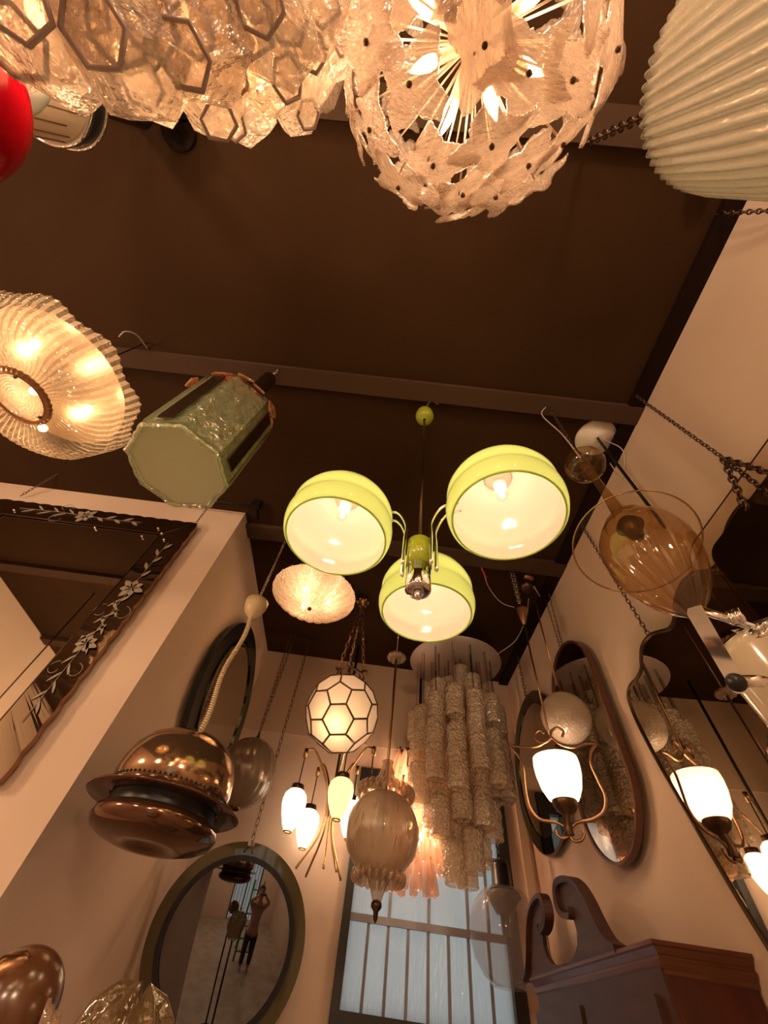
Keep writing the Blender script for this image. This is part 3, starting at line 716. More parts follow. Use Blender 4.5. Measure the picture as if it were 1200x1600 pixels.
def flower(mb, cx, cz, s, ang, z=0.0165):
    def leafp(ox_, oz_, a, L, W):
        pl = []
        for k in range(9): u = k / 8; pl.append((u * L, W * math.sin(PI * u) ** 0.8))
        for k in range(7, 0, -1): u = k / 8; pl.append((u * L, -W * math.sin(PI * u) ** 0.8))
        ca, sa = math.cos(a), math.sin(a)
        mb.slab([(ox_ + x * ca - y * sa, oz_ + x * sa + y * ca) for x, y in pl], mo, z, z + 0.0016)
    for k in range(7): leafp(cx, cz, ang + k * 0.9, s * (0.07 if k % 2 else 0.055), s * 0.016)
    for k in range(5): leafp(cx + math.cos(ang) * s * (0.08 + 0.055 * k), cz + math.sin(ang) * s * (0.08 + 0.055 * k), ang + (0.55 if k % 2 else -0.5), s * 0.06, s * 0.009)
    for k in range(6): leafp(cx - math.cos(ang) * s * (0.07 + 0.05 * k), cz - math.sin(ang) * s * (0.07 + 0.05 * k), ang + PI + (0.5 if k % 2 else -0.6), s * 0.075, s * 0.006)
    st = smooth_path([V(cx + math.cos(ang) * s * u, cz + math.sin(ang) * s * u + 0.006 * math.sin(u * 20), 0) for u in (-0.42, -0.2, 0, 0.2, 0.36)])
    mb.tube([mo @ V(p.x, p.y, z + 0.001) for p in st], 0.0018, 5)
    for k in (-1, 1):
        cu = [V(cx - math.cos(ang) * s * 0.16, cz - math.sin(ang) * s * 0.16, 0)]
        for j in range(14): u = j / 13 * 4.6; rr_ = s * 0.045 * (1 - j / 20); cu.append(cu[0] + V(math.cos(ang + k * u) * rr_ + k * math.sin(ang) * -s * 0.05, math.sin(ang + k * u) * rr_ + k * math.cos(ang) * s * 0.05, 0))
        mb.tube([mo @ V(p.x, p.y, z + 0.001) for p in cu[1:]], 0.0018, 5)
et = MB(); flower(et, x1 - 0.078, 1.42, 1.1, PI / 2); flower(et, x1 - 0.078, 1.05, 0.9, -PI / 2 + 3.14); flower(et, -2.12, z1 - 0.078, 1.1, 0.0, 0.0165)
et.build('etched_flowers', M['etch'], t)
for (px, py, qx, qy) in ((90, 740, 32, 775), (338, 775, 303, 822)):
    a_ = P(px, py, z=H); a_.y = min(a_.y, YF - 0.01); b_ = P(qx, qy, y=YF - 0.03); MB().chain(a_, b_, 0.028, 0.014, 0.002).build('hanging_chain', M['chain'], t)

# ================================================================== ROUND BLACK-BORDERED MIRROR (left side wall)
mz = Matrix(((0, 0, 1, 0), (1, 0, 0, 0), (0, 1, 0, 0), (0, 0, 0, 1)))       # plane y,z  thickness +x
def sidewall(x): return Matrix.Translation((x, 0, 0)) @ mz
cy, cz = 2.97, 1.375
t = thing('round_black_mirror', 'round mirror with wide glossy black border on the left side wall', 'mirror', (XL, cy, cz + 0.6))
mm = Matrix.Translation((XL + 0.05, cy, cz)) @ mz
MB().annulus(circle2(0.60, 96), circle2(0.46, 96), mm, -0.02, 0.012).build('black_border', M['black'], t)
MB().annulus(circle2(0.47, 96), circle2(0.452, 96), mm, 0.0, 0.022).build('inner_bevel', M['mirror_green'], t)
MB().slab(circle2(0.457, 96), mm, 0.0, 0.010).build('mirror_glass', M['mirror'], t)
MB().slab(circle2(0.2, 24), mm, -0.045, -0.02).build('back_board', M['wood'], t)

# ================================================================== CONVEX ROUND MIRROR (back wall)
mx = Matrix(((1, 0, 0, 0), (0, 0, -1, 0), (0, 1, 0, 0), (0, 0, 0, 1)))
cpos = P(354, 1472, y=3.40); cx_, cz_ = cpos.x, cpos.z
hp_ = P(412, 1388, y=3.46).normalized(); cn_ = (hp_ * -1 + V(-0.055, 0, -0.075)).normalized(); RC = 0.444
t = thing('convex_mirror', 'large round convex mirror with olive glass border hung by a chain', 'mirror', (cx_, YB, cz_ + 0.47))
mm = frame(cpos, cn_, (1, 0, 0))
MB().annulus(circle2(RC, 96), circle2(0.365, 96), mm, -0.006, 0.006).build('olive_border', M['olive'], t)
MB().annulus(circle2(0.378, 96), circle2(0.352, 96), mm, 0.0, 0.02).build('black_ring', M['black'], t)
prof = []; CV = 0.13
for k in range(25):
    a = (1 - k / 24) * CV; prof.append((0.356 * math.sin(a) / math.sin(CV) if k < 24 else 0.0004, (math.cos(a) - math.cos(CV)) * 0.356 / math.sin(CV) + 0.006))
MB().lathe(prof, mm.translation, mm.col[2].to_3d(), 72).build('convex_glass', M['convex'], t)
MB().slab(circle2(0.30, 48), mm, -0.022, -0.006).tube([cpos - cn_ * 0.02, V(cpos.x, YB - 0.002, cpos.z - 0.02)], 0.015).build('back_board', M['wood'], t)
a_ = P(484, 1004, z=H); a_.y = min(a_.y, YB - 0.05)
tp_ = mm @ V(0, RC, 0.012)
a_ = V(tp_.x - 0.01, tp_.y + 0.03, H)
MB().chain(a_, tp_, 0.055, 0.022, 0.003).chain(tp_, mm @ V(-0.03, 0.395, 0.014), 0.04, 0.02, 0.003).chain(tp_, mm @ V(0.02, 0.395, 0.014), 0.04, 0.02, 0.003).build('hanging_chain', M['chain'], t)
MB().box((-0.02, 0.42, 0.006), (0.02, 0.46, 0.012), mm).build('clip', M['silver'], t)

# ================================================================== MIRRORS ON THE RIGHT WALL
mr = Matrix(((0, 0, -1, 0), (-1, 0, 0, 0), (0, 1, 0, 0), (0, 0, 0, 1)))     # plane (-y, z), thickness -x
def rw(cy, cz, off=0.05): return Matrix.Translation((XR - off, cy, cz)) @ mr
t = thing('round_green_mirror', 'round mirror with green tinted border on the right wall beside the window', 'mirror', (XR, 3.15, 1.86))
mm = rw(3.14, 1.35)
MB().annulus(circle2(0.50, 96), circle2(0.415, 96), mm, -0.006, 0.008).build('green_border', M['mirror_green'], t)
MB().slab(circle2(0.415, 96), mm, -0.006, 0.002).build('mirror_glass', M['mirror'], t)
MB().ring(mm.translation, (1, 0, 0), 0.502, 0.006, 90, 6).build('edge_band', M['copperrod'], t)
MB().box((XR - 0.05, 3.0, 1.2), (XR - 0.001, 3.3, 1.5)).build('back_block', M['wood'], t)
a_ = P(808, 1008, z=H); MB().chain(V(XR - 0.03, 3.16, H), V(XR - 0.03, 3.16, 1.84), 0.04, 0.02, 0.003).build('hanging_chain', M['chain'], t)
def stadium(w, hh, n=20):
    r = w / 2; out = []
    for k in range(n + 1): a = PI * k / n; out.append((r * math.cos(a), hh / 2 - r + r * math.sin(a)))
    for k in range(n + 1): a = PI + PI * k / n; out.append((r * math.cos(a), -hh / 2 + r + r * math.sin(a)))
    return out
t = thing('capsule_mirror', 'tall capsule shaped mirror in a thin walnut frame on the right wall', 'mirror', (XR, 2.31, 1.76))
mm = rw(2.31, 1.195, 0.06)
MB().annulus(stadium(0.61, 1.15), stadium(0.585, 1.125), mm, -0.02, 0.012).build('walnut_frame', M['frame'], t)
MB().slab(stadium(0.59, 1.13), mm, -0.02, 0.004).build('mirror_glass', M['mirror'], t)
for px, sgn in ((868, -1), (884, 1)):
    MB().chain(V(XR - 0.03, 2.33 + 0.04 * sgn, H), V(XR - 0.04, 2.33 + 0.015 * sgn, 1.74), 0.03, 0.014, 0.002).build('hanging_chain', M['chain'], t)
t = thing('shield_mirror', 'large shield shaped mirror with dark edge and arched top beside the cream lamp', 'mirror', (XR, 1.14, 1.3))
half = [(0.0, 1.305), (-0.08, 1.285), (-0.14, 1.235), (-0.20, 1.22), (-0.27, 1.255), (-0.34, 1.285), (-0.42, 1.285), (-0.47, 1.25), (-0.50, 1.215), (-0.56, 1.20), (-0.64, 1.205), (-0.69, 1.18), (-0.705, 1.12), (-0.70, 1.02), (-0.66, 0.81), (-0.60, 0.58), (-0.53, 0.34), (-0.45, 0.15), (-0.30, 0.0), (0.0, -0.06)]
sp = smooth_path([V(x, y, 0) for x, y in half], 5)
out = [(p.x, p.y) for p in sp] + [(-p.x, p.y) for p in sp[::-1][1:-1]]
out = [(x, z) for x, z in out]
cyy = 1.15
mm = Matrix.Translation((XR - 0.062, cyy, 0)) @ Matrix.Rotation(math.radians(-2.4), 4, 'Z') @ mr
MB().slab(out, mm, -0.02, 0.0).build('mirror_glass', M['mirror'], t)
MB().tube([mm @ V(x, z, 0.0) for x, z in out], 0.0085, 8, True).build('dark_edge', M['bronze'], t)
MB().box((XR - 0.03, cyy - 0.2, 0.4), (XR - 0.001, cyy + 0.2, 0.7)).build('back_block', M['wood'], t)
MB().chain(V(XR - 0.03, 1.60, H), V(XR - 0.04, 1.50, 1.27), 0.035, 0.018, 0.0025).build('hanging_chain', M['chain'], t)
# square glass-bordered mirror
t = thing('glass_bordered_mirror', 'dark square mirror on a clear glass border plate hung from a chain', 'mirror', (XR, 0.55, 1.4))
def rrect(x0, x1, z0, z1, r, n=8):
    out = []
    for cx2, cz2, a0_ in ((x1 - r, z1 - r, 0), (x0 + r, z1 - r, PI / 2), (x0 + r, z0 + r, PI), (x1 - r, z0 + r, 3 * PI / 2)):
        for k in range(n + 1): a = a0_ + PI / 2 * k / n; out.append((cx2 + r * math.cos(a), cz2 + r * math.sin(a)))
    return out
mm = Matrix.Translation((XR - 0.115, 0, 0)) @ mr
MB().slab(rrect(-1.02, 0.05, 0.66, 1.32, 0.09), mm, -0.004, 0.004).build('glass_border', M['rimglass'], t)
MB().tube([mm @ V(x, z, 0.0) for x, z in rrect(-1.022, 0.052, 0.658, 1.322, 0.09)], 0.0025, 6, True).build('glass_edge', M['bronze'], t)
MB().slab(rrect(-0.92, -0.06, 0.76, 1.225, 0.05), mm, 0.005, 0.014).build('mirror_glass', M['mirror_d'], t)
for zz in (0.8, 1.1):
    MB().tube([mm @ V(-0.5, zz, -0.004), mm @ V(-0.5, zz, -0.11)], 0.02).build('wall_spacer', M['chrome'], t)
J = P(1130, 716, x=XR - 0.09); T = P(990, 616, z=H)
MB().chain(T, J, 0.03, 0.016, 0.0024).build('thin_chain', M['chain'], t)
MB().chain(J, P(1165, 795, x=XR - 0.13), 0.036, 0.022, 0.0042).chain(J, P(1230, 748, x=XR - 0.13), 0.036, 0.022, 0.0042).build('thick_chain', M['chain'], t)
MB().chain(J, P(1205, 775, x=XR - 0.13), 0.03, 0.018, 0.003).build('middle_chain', M['chain'], t)
t = thing('ceiling_chain', 'loose twisted chain running from the ceiling down over the top of the right wall', 'chain', P(1120, 334, z=H))
MB().chain(P(1120, 334, z=H), P(1260, 326, x=XR - 0.02), 0.03, 0.016, 0.003).build('chain_links', M['chain'], t)

# ================================================================== CHROME LAMP WITH CREAM BOWL (right edge)
t = thing('cream_chrome_lamp', 'cream enamel lamp bowl with flat chrome arm and black knob at right edge', 'floor lamp', V(P(1262, 1062, d=1.30).x, P(1262, 1062, d=1.30).y, ZF))
bc = P(1262, 1062, d=1.30); up = V(0, 0, 1)
r0 = 0.128
MB().lathe([(0.07, -0.17), (0.072, -0.125), (0.078, -0.115), (r0 * 0.80, -0.105), (r0 * 0.88, -0.085), (r0, 0.045), (r0 * 1.01, 0.05), (r0 * 1.0, 0.075), (r0 * 0.97, 0.078)], bc, up, 64).lathe([(0.001, -0.172), (0.07, -0.17)], bc, up, 48).build('cream_bowl', M['cream'], t)
MB().lathe([(r0 * 0.99, 0.079), (r0 * 0.95, 0.085), (0.001, 0.085)], bc, up, 48).build('dark_lid', M['black'], t)
K = P(1150, 1066, d=1.07); K2 = P(1098, 975, d=1.16)
vd = -ray(1120, 1010)
dirn = (K2 - K); L_ = dirn.length; fm = frame(K, vd, dirn.normalized())
pl = [(-0.01, -0.013)] + [(-0.010 - 0.010 * math.cos(a_ * PI / 8 - PI / 2) , 0.013 * math.sin(a_ * PI / 8 - PI / 2)) for a_ in range(1, 8)] + [(-0.01, 0.013), (L_ - 0.01, 0.016), (L_, 0.010), (L_, -0.015)]
MB().slab(pl, fm, -0.004, 0.004).build('chrome_arm', M['chrome'], t)
MB().lathe([(0.015, -0.02), (0.017, 0.008), (0.014, 0.014), (0.001, 0.016)], K, vd, 20).build('black_knob', M['black'], t)
MB().tube([K - vd * 0.02, V(bc.x, bc.y, bc.z) - V(0, 0, 0)], 0.012).build('pivot_pin', M['chrome'], t)
st = [P(1085, 950, d=1.24), P(1140, 968, d=1.24), P(1215, 992, d=1.22)]
MB().tube(st, 0.010, 12).build('chrome_crossbar', M['chrome'], t)
for (a_, b_) in (((1140, 955), (1150, 975)), ((1150, 952), (1160, 972)), ((1175, 990), (1205, 970)), ((1182, 1000), (1212, 980))):
    MB().tube([P(*a_, d=1.22), P(*b_, d=1.21)], 0.009, 12).build('chrome_pin', M['chrome'], t)
MB().slab([(0, 0), (0.16, -0.03), (0.16, 0.03), (0.05, 0.035)], frame(P(1142, 985, d=1.25), vd, P(1220, 1010, d=1.25) - P(1142, 985, d=1.25)), -0.003, 0.003).build('chrome_bracket', M['chrome'], t)
MB().tube([V(bc.x, bc.y, bc.z - 0.17), V(bc.x, bc.y, ZF + 0.03)], 0.02, 14).lathe([(0.16, 0.0), (0.155, 0.025), (0.02, 0.04)], (bc.x, bc.y, ZF)).build('pole', M['chrome'], t)

# ================================================================== CABINET
CX, CY0, CY1, CT = 0.985, 1.80, 3.12, 0.30
t = thing('mahogany_cabinet', 'dark mahogany cabinet with scrolled swan neck pediment and glazed doors', 'cabinet', (1.15, 2.5, ZF))
MB().box((CX + 0.035, CY0 + 0.035, ZF), (XR - 0.01, CY1 - 0.035, CT - 0.055)).build('carcass', M['redwood'], t)
def cornice(mb, mi=0):
    steps = [(-0.075, 0.034), (-0.070, 0.028), (-0.062, 0.028), (-0.050, 0.016), (-0.040, 0.014), (-0.038, 0.020), (-0.032, 0.020), (-0.014, 0.006), (-0.010, 0.0), (0.0, 0.0)]
    rings = []
    for z, ins in steps:
        rings.append([V(CX + ins, CY0 + ins, CT + z), V(CX + ins, CY1 - ins, CT + z), V(XR - 0.005, CY1 - ins, CT + z), V(XR - 0.005, CY0 + ins, CT + z)])
    vs = [v for r_ in rings for v in r_]; fs = []
    for i in range(len(rings) - 1):
        for k in range(4): fs.append((i * 4 + k, i * 4 + (k + 1) % 4, (i + 1) * 4 + (k + 1) % 4, (i + 1) * 4 + k))
    fs.append(tuple(range((len(rings) - 1) * 4, len(rings) * 4))); fs.append((3, 2, 1, 0))
    mb.add(vs, fs, 0, False); return mb
cornice(MB()).build('cornice', solid('mahogany_cornice', (0.12, 0.036, 0.012), 0.34, coat=0.15), t)
MB().box((CX + 0.022, CY0 + 0.035, ZF), (CX + 0.036, CY1 - 0.035, CT - 0.055)).build('front_face', M['wood'], t)
for k in range(2):
    ya = CY0 + 0.09 + k * 0.63; yb = ya + 0.58
    dd = MB().annulus([(ya, -1.4), (yb, -1.4), (yb, 0.19), (ya, 0.19)], [(ya + 0.075, -1.32), (yb - 0.075, -1.32), (yb - 0.075, 0.11), (ya + 0.075, 0.11)], Matrix.Translation((CX + 0.005, 0, 0)) @ mz, 0.0, 0.018).build('door', M['wood'], t)
    MB().box((CX + 0.008, ya + 0.075, -1.32), (CX + 0.012, yb - 0.075, 0.11)).build('door_glass', M['mirror_green'], dd)
# pediment on the plane x = CX + 0.02
pc = CX + 0.015
def pv(px, py): q = P(px, py, x=pc); return (q.y, q.z)
ym = 2.55
right_side = [(465, 1480 - 0)]
tr = [(990, 1476), (968, 1483), (952, 1470), (935, 1440), (920, 1408), (905, 1384), (890, 1374), (876, 1378), (872, 1392), (875, 1415), (882, 1428), (890, 1432), (895, 1430), (893, 1418)]
P1 = [pv(*q) for q in tr]
inner = [pv(*q) for q in [(897, 1440), (901, 1455), (902, 1475), (898, 1492), (890, 1503), (880, 1506)]]
outer_pts = [(x, z) for x, z in P1]
yc = sum(q[0] for q in inner[-1:])
pl = [(CY0 + 0.06, CT - 0.005)] + outer_pts + inner + [(inner[-1][0], CT - 0.005)]
def cleanup(pl): return [(y, max(z, CT - 0.008)) for y, z in pl]
pl = cleanup(pl)
MP = Matrix.Translation((pc, 0, 0)) @ mz
yc = inner[-1][0]
def fan(pl, flip):
    m_ = MB(); q = pl if not flip else [(2 * yc - y, z) for y, z in pl][::-1]
    bmx = bmesh.new(); vs = [bmx.verts.new((y, z, 0)) for y, z in q]; bmx.faces.new(vs)
    bmesh.ops.triangulate(bmx, faces=bmx.faces[:]); bmx.verts.index_update()
    tris = [tuple(v.index for v in f.verts) for f in bmx.faces]; n = len(q)
    V3 = [MP @ V(v.co.x, v.co.y, -0.0) for v in bmx.verts] + [MP @ V(v.co.x, v.co.y, 0.02) for v in bmx.verts]
    fs = [t3[::-1] for t3 in tris] + [tuple(i + n for i in t3) for t3 in tris] + [(i, (i + 1) % n, n + (i + 1) % n, n + i) for i in range(n)]
    bmx.free(); m_.add(V3, fs, 0, False); return m_
for fl in (False, True):
    pd = fan(pl, fl).build('pediment_board', M['wood'], t)
    strip = [q if not fl else (2 * yc - q[0], q[1]) for q in P1]
    sp = smooth_path([V(y, z, 0) for y, z in strip[1:]], 5)
    # moulding follows the scroll, 5 cm deep
    m_ = MB(); n = len(sp); vs = []
    for i, p in enumerate(sp):
        a = sp[max(0, i - 1)]; b2 = sp[min(n - 1, i + 1)]; tn = (b2 - a).normalized(); nn = V(-tn.y, tn.x, 0) * (0.011)
        for (off, xx) in ((nn, -0.024), (nn, 0.028), (-nn, 0.028), (-nn, -0.018)): q = p + off; vs.append(V(pc + xx, q.x, q.y))
    fs = [(i * 4 + k, i * 4 + (k + 1) % 4, (i + 1) * 4 + (k + 1) % 4, (i + 1) * 4 + k) for i in range(n - 1) for k in range(4)] + [(0, 1, 2, 3), tuple((n - 1) * 4 + k for k in (3, 2, 1, 0))]
    m_.add(vs, fs, 0, False); m_.build('scroll_moulding', M['wood'], t)

# ================================================================== COPPER GLASS LAMP (left)
h = P(260, 1252, y=1.96); hx, hy = h.x, h.y
t = thing('copper_dome_lamp', 'smoked copper glass dome lamp with flat brim on a curly ivory cable', 'pendant lamp', (hx, hy, H))
zc = ZP(400, 950, hx, hy)
MB().chain(V(hx, hy, H), V(hx, hy, zc + 0.05), 0.03, 0.015, 0.0022).build('hanging_chain', M['silver'], t)
MB().lathe([(0.008, -0.075), (0.025, -0.065), (0.052, -0.035), (0.066, 0.01), (0.068, 0.045), (0.06, 0.048), (0.001, 0.03)], (hx, hy, zc)).build('canopy_cup', M['ivory'], t)
ztop = ZP(318, 1155, hx, hy); zrim = ZP(255, 1262, hx, hy)
pts = []
nl = 60
for i in range(nl * 8):
    u = i / (nl * 8); z = zc - 0.07 + (ztop - zc + 0.07) * u; a = 2 * PI * u * nl
    pts.append(V(hx + 0.0095 * math.cos(a) + 0.012 * math.sin(u * 9), hy + 0.0095 * math.sin(a), z))
MB().tube(pts, 0.0042, 6).build('coiled_cable', M['ivory'], t)
dist = V(hx, hy, zrim).length; RR = 0.350 * dist / 2.62
dm = [(RR * 0.74, 0.03), (RR * 0.79, 0.05), (RR * 0.82, 0.10), (RR * 0.80, 0.17), (RR * 0.74, 0.24), (RR * 0.62, 0.30), (RR * 0.45, 0.342), (RR * 0.2, 0.362), (0.012, 0.366)]
sc_ = (ztop - zrim) / 0.366
MB().lathe([(r, z * sc_) for r, z in dm], (hx, hy, zrim), seg=72).build('glass_dome', M['copper'], t)
MB().lathe([(RR * 0.74, 0.004), (RR * 1.03, 0.0), (RR * 1.045, 0.003), (RR * 1.03, 0.007), (RR * 0.74, 0.014)], (hx, hy, zrim), seg=72).build('flat_brim', M['copper_d'], t)
MB().lathe([(RR * 0.74, -0.045), (RR * 0.72, 0.0), (RR * 0.74, 0.03)], (hx, hy, zrim), seg=60).build('dark_neck', M['black'], t)
vt = MB()
for k in range(72):
    a = 2 * PI * k / 72; vt.ball((hx + RR * 0.80 * math.cos(a), hy + RR * 0.80 * math.sin(a), zrim + 0.062 * sc_), 0.005, 6, 4)
vt.build('vent_holes', M['black'], t)
MB().lathe([(0.001, -0.105), (RR * 0.16, -0.105), (RR * 0.26, -0.118), (RR * 0.34, -0.128), (RR * 0.48, -0.126), (RR * 0.66, -0.112), (RR * 0.78, -0.095), (RR * 0.83, -0.070), (RR * 0.81, -0.045), (RR * 0.74, -0.034)], (hx, hy, zrim), seg=72).build('lower_bowl', M['copper_d'], t)

# ================================================================== RIBBED SMOKY PENDANT
h = P(385, 1206, y=3.22); hx, hy = h.x, h.y
zc = ZP(385, 1206, hx, hy); dist = V(hx, hy, zc).length; r = 0.056 * dist
t = thing('ribbed_smoky_pendant', 'small ribbed smoky glass globe on twin chains by the left corner', 'pendant lamp', (hx, hy, H))
def rib(r_, h_, a, i): return r_ * (1 + 0.04 * abs(math.sin(9 * a + h_ * 6))), h_
pr = [(max(0.02, r * math.sin(PI * k / 16)), -r * 1.12 * math.cos(PI * k / 16)) for k in range(17)]
MB().lathe(pr, (hx, hy, zc), seg=108, mod=rib).build('ribbed_globe', M['smoky'], t)
MB().lathe([(0.03, -0.01), (0.045, 0.0), (0.03, 0.01)], (hx, hy, zc - r * 1.1), seg=24).build('bottom_ring', M['bronze'], t)
MB().lathe([(0.028, -0.01), (0.012, 0.02), (0.006, 0.05)], (hx, hy, zc + r * 1.12), seg=20).build('cap', M['bronze'], t)
MB().chain(V(hx - 0.015, hy, H), V(hx - 0.004, hy, zc + r + 0.14), 0.045, 0.02, 0.0026).chain(V(hx + 0.025, hy, H), V(hx + 0.004, hy, zc + r + 0.14), 0.045, 0.02, 0.0026).chain(V(hx, hy, zc + r + 0.14), V(hx, hy, zc + r + 0.04), 0.03, 0.016, 0.003).build('hanging_chain', M['chain'], t)

# ================================================================== HERRINGBONE CEILING LAMP
c = P(484, 950, z=1.86)
t = thing('herringbone_ceiling_lamp', 'lit shallow glass dome with radiating herringbone ribs and a brass centre knob', 'ceiling lamp', (c.x, c.y, H))
def hb(r_, h_, a, i): return r_ * (1 + 0.012 * math.cos(24 * a)), h_ + 0.006 * math.cos(24 * a) * min(1, r_ / 0.1)
SR = 0.315
pr = [(0.012, 0.0), (0.05, 0.001), (0.10, 0.008), (0.15, 0.020), (0.20, 0.038), (0.26, 0.070), (SR, 0.115), (SR * 1.0, 0.13)]
MB().lathe(pr, c, seg=144, mod=hb).build('ribbed_dome', M['star'], t)
ribs = MB()
for k in range(24):
    a = 2 * PI * (k + 0.5) / 24
    for j in range(14):
        rr0 = 0.07 + j * 0.0165
        for s_ in (-1, 1):
            def hgt(q): return next((pr[i][1] + (pr[i + 1][1] - pr[i][1]) * (q - pr[i][0]) / (pr[i + 1][0] - pr[i][0]) for i in range(len(pr) - 2) if pr[i][0] <= q <= pr[i + 1][0]), 0.1)
            p1 = c + V(rr0 * math.cos(a), rr0 * math.sin(a), hgt(rr0) - 0.002 - 0.004)
            a2 = a + s_ * 0.085; r2 = rr0 + 0.012
            p2 = c + V(r2 * math.cos(a2), r2 * math.sin(a2), hgt(r2) - 0.001)
            ribs.tube([p1, p2], 0.0024, 4, caps=False)
ribs.build('herringbone_ribs', M['star'], t)
MB().lathe([(0.001, -0.022), (0.012, -0.018), (0.016, -0.008), (0.012, 0.004)], c, seg=20).build('centre_knob', M['bronze'], t)
MB().lathe([(SR, 0.13), (SR * 0.9, 0.15), (0.001, 0.155)], c).build('top_pan', M['whiteshade'], t)
MB().tube([c + V(0, 0, 0.15), V(c.x, c.y, H)], 0.01).build('stem', M['bronze'], t)
for k in range(3):
    a = k * 2.1 + 0.1; p = c + V(0.12 * math.cos(a), 0.12 * math.sin(a), 0.08)
    MB().ball(p, 0.016, 12, 8).build('bulb', M['bulb'], t); light(t, p, 1.0, 0.02)

# ================================================================== FACETED BALL LANTERN
h = P(568, 935, z=H); hx, hy = h.x, h.y
D = ray(534, 1113); dist = math.hypot(hx, hy) / math.hypot(D.x, D.y); C1 = D * dist; RB = 0.0885 * dist
t = thing('faceted_ball_lantern', 'lit ball lantern of milky pentagons and hexagons in dark metal on three chains', 'lantern', (hx, hy, H))
phi = (1 + 5 ** 0.5) / 2
iv = [V(*p).normalized() for a in (-1, 1) for b2 in (-phi, phi) for p in ((0, a, b2), (a, b2, 0), (b2, 0, a))]
edges = [(i, j) for i in range(12) for j in range(12) if i != j and (iv[i] - iv[j]).length < 1.06]
tv = {(i, j): (iv[i] * 2 + iv[j]) / 3 for i, j in edges}
tris = [(i, j, k) for i in range(12) for j in range(i + 1, 12) for k in range(j + 1, 12) if (i, j) in tv and (j, k) in tv and (i, k) in tv]
def ordered(pts):
    c_ = sum(pts, V(0, 0, 0)) / len(pts); n_ = c_.normalized(); u = (pts[0] - c_).normalized(); v_ = n_.cross(u)
    return sorted(pts, key=lambda p: math.atan2((p - c_).dot(v_), (p - c_).dot(u)))
faces = []
for i, j, k in tris: faces.append(('h', ordered([tv[(i, j)], tv[(j, i)], tv[(j, k)], tv[(k, j)], tv[(k, i)], tv[(i, k)]]), (i, j, k)))
for i in range(12): faces.append(('p', ordered([tv[(i, j)] for j in range(12) if (i, j) in tv]), (i,)))
hexa = faces[0]; hn = (sum(hexa[1], V(0, 0, 0))).normalized()
# pentagons beside a hexagon sit over the tri's corners
pd = iv[hexa[2][0]]; pdir = (pd - hn * pd.dot(hn)).normalized()
S_ = Matrix((pdir.cross(hn) * -1, pdir, hn)).transposed()
look = ray(521, 1136) * dist; tn = -(ray(534, 1113)); hn_t = (tn + (ray(516, 1146) - ray(534, 1113)) * 4.2).normalized()
upd = (ray(519, 1060) - ray(516, 1140)); upd = (upd - hn_t * upd.dot(hn_t)).normalized()
T_ = Matrix((upd.cross(hn_t) * -1, upd, hn_t)).transposed()
RM = T_ @ S_.inverted()
k_ = RB / 0.95
pan = MB(); came = MB(); seen = set()
for ty, pts, _ in faces:
    q = [C1 + (RM @ p) * k_ for p in pts]; pan.add(q, [tuple(range(len(q)))], 0, False)
    for i in range(len(q)):
        a_, b_ = q[i], q[(i + 1) % len(q)]; key = tuple(sorted((tuple(round(x, 3) for x in a_), tuple(round(x, 3) for x in b_))))
        if key in seen: continue
        seen.add(key); came.tube([a_, b_], 0.006 * dist / 3, 6); came.ball(a_, 0.008 * dist / 3, 8, 6)
pan.build('milk_glass_panels', M['panel'], t); came.build('metal_came', M['chain'], t)
ztop = C1.z + RB * 0.97
crown = MB().ring((hx, hy, ztop + 0.02), (0, 0, 1), 0.085, 0.009, 30, 8)
for k in range(3):
    a = k * 2.094 + 0.5; p = V(hx + 0.1 * math.cos(a), hy + 0.1 * math.sin(a), ztop)
    crown.tube(smooth_path([p + V(0.04 * math.cos(a), 0.04 * math.sin(a), -0.06), p, p + V(-0.01 * math.cos(a), -0.01 * math.sin(a), 0.07), p + V(0.03 * math.cos(a), 0.03 * math.sin(a), 0.10)]), 0.013, 8)
    crown.ball(p + V(0, 0, 0.03), 0.022, 10, 8)
crown.build('crown_mount', M['chain'], t)
for k in range(3):
    a = k * 2.094 + 0.5; p = V(hx + 0.11 * math.cos(a), hy + 0.11 * math.sin(a), ztop + 0.08)
    MB().chain(p, V(hx, hy, H - 0.06), 0.06, 0.022, 0.0034).ring(p.lerp(V(hx, hy, H - 0.06), 0.45), (1, 0.4, 0), 0.02, 0.004, 16, 6).build('hanging_chain', M['copperrod'], t)
can = MB().lathe([(0.001, -0.09), (0.02, -0.08), (0.03, -0.05), (0.045, -0.03), (0.02, 0.0)], (hx, hy, H), seg=16)
for k in range(6): a = k * PI / 3; can.ball((hx + 0.045 * math.cos(a), hy + 0.045 * math.sin(a), H - 0.045), 0.017, 8, 6)
can.build('leafy_canopy', M['copperrod'], t)
MB().tube([V(hx, hy, H - 0.08), C1 + V(0, 0, 0.1)], 0.003).build('cord', M['wire'], t)
p = C1 - (C1.normalized()) * RB * 0.40 + V(-0.02, 0, -0.06)
MB().ball(p, 0.03, 12, 8).build('bulb', M['bulb'], t); light(t, p, 8.0, 0.03)

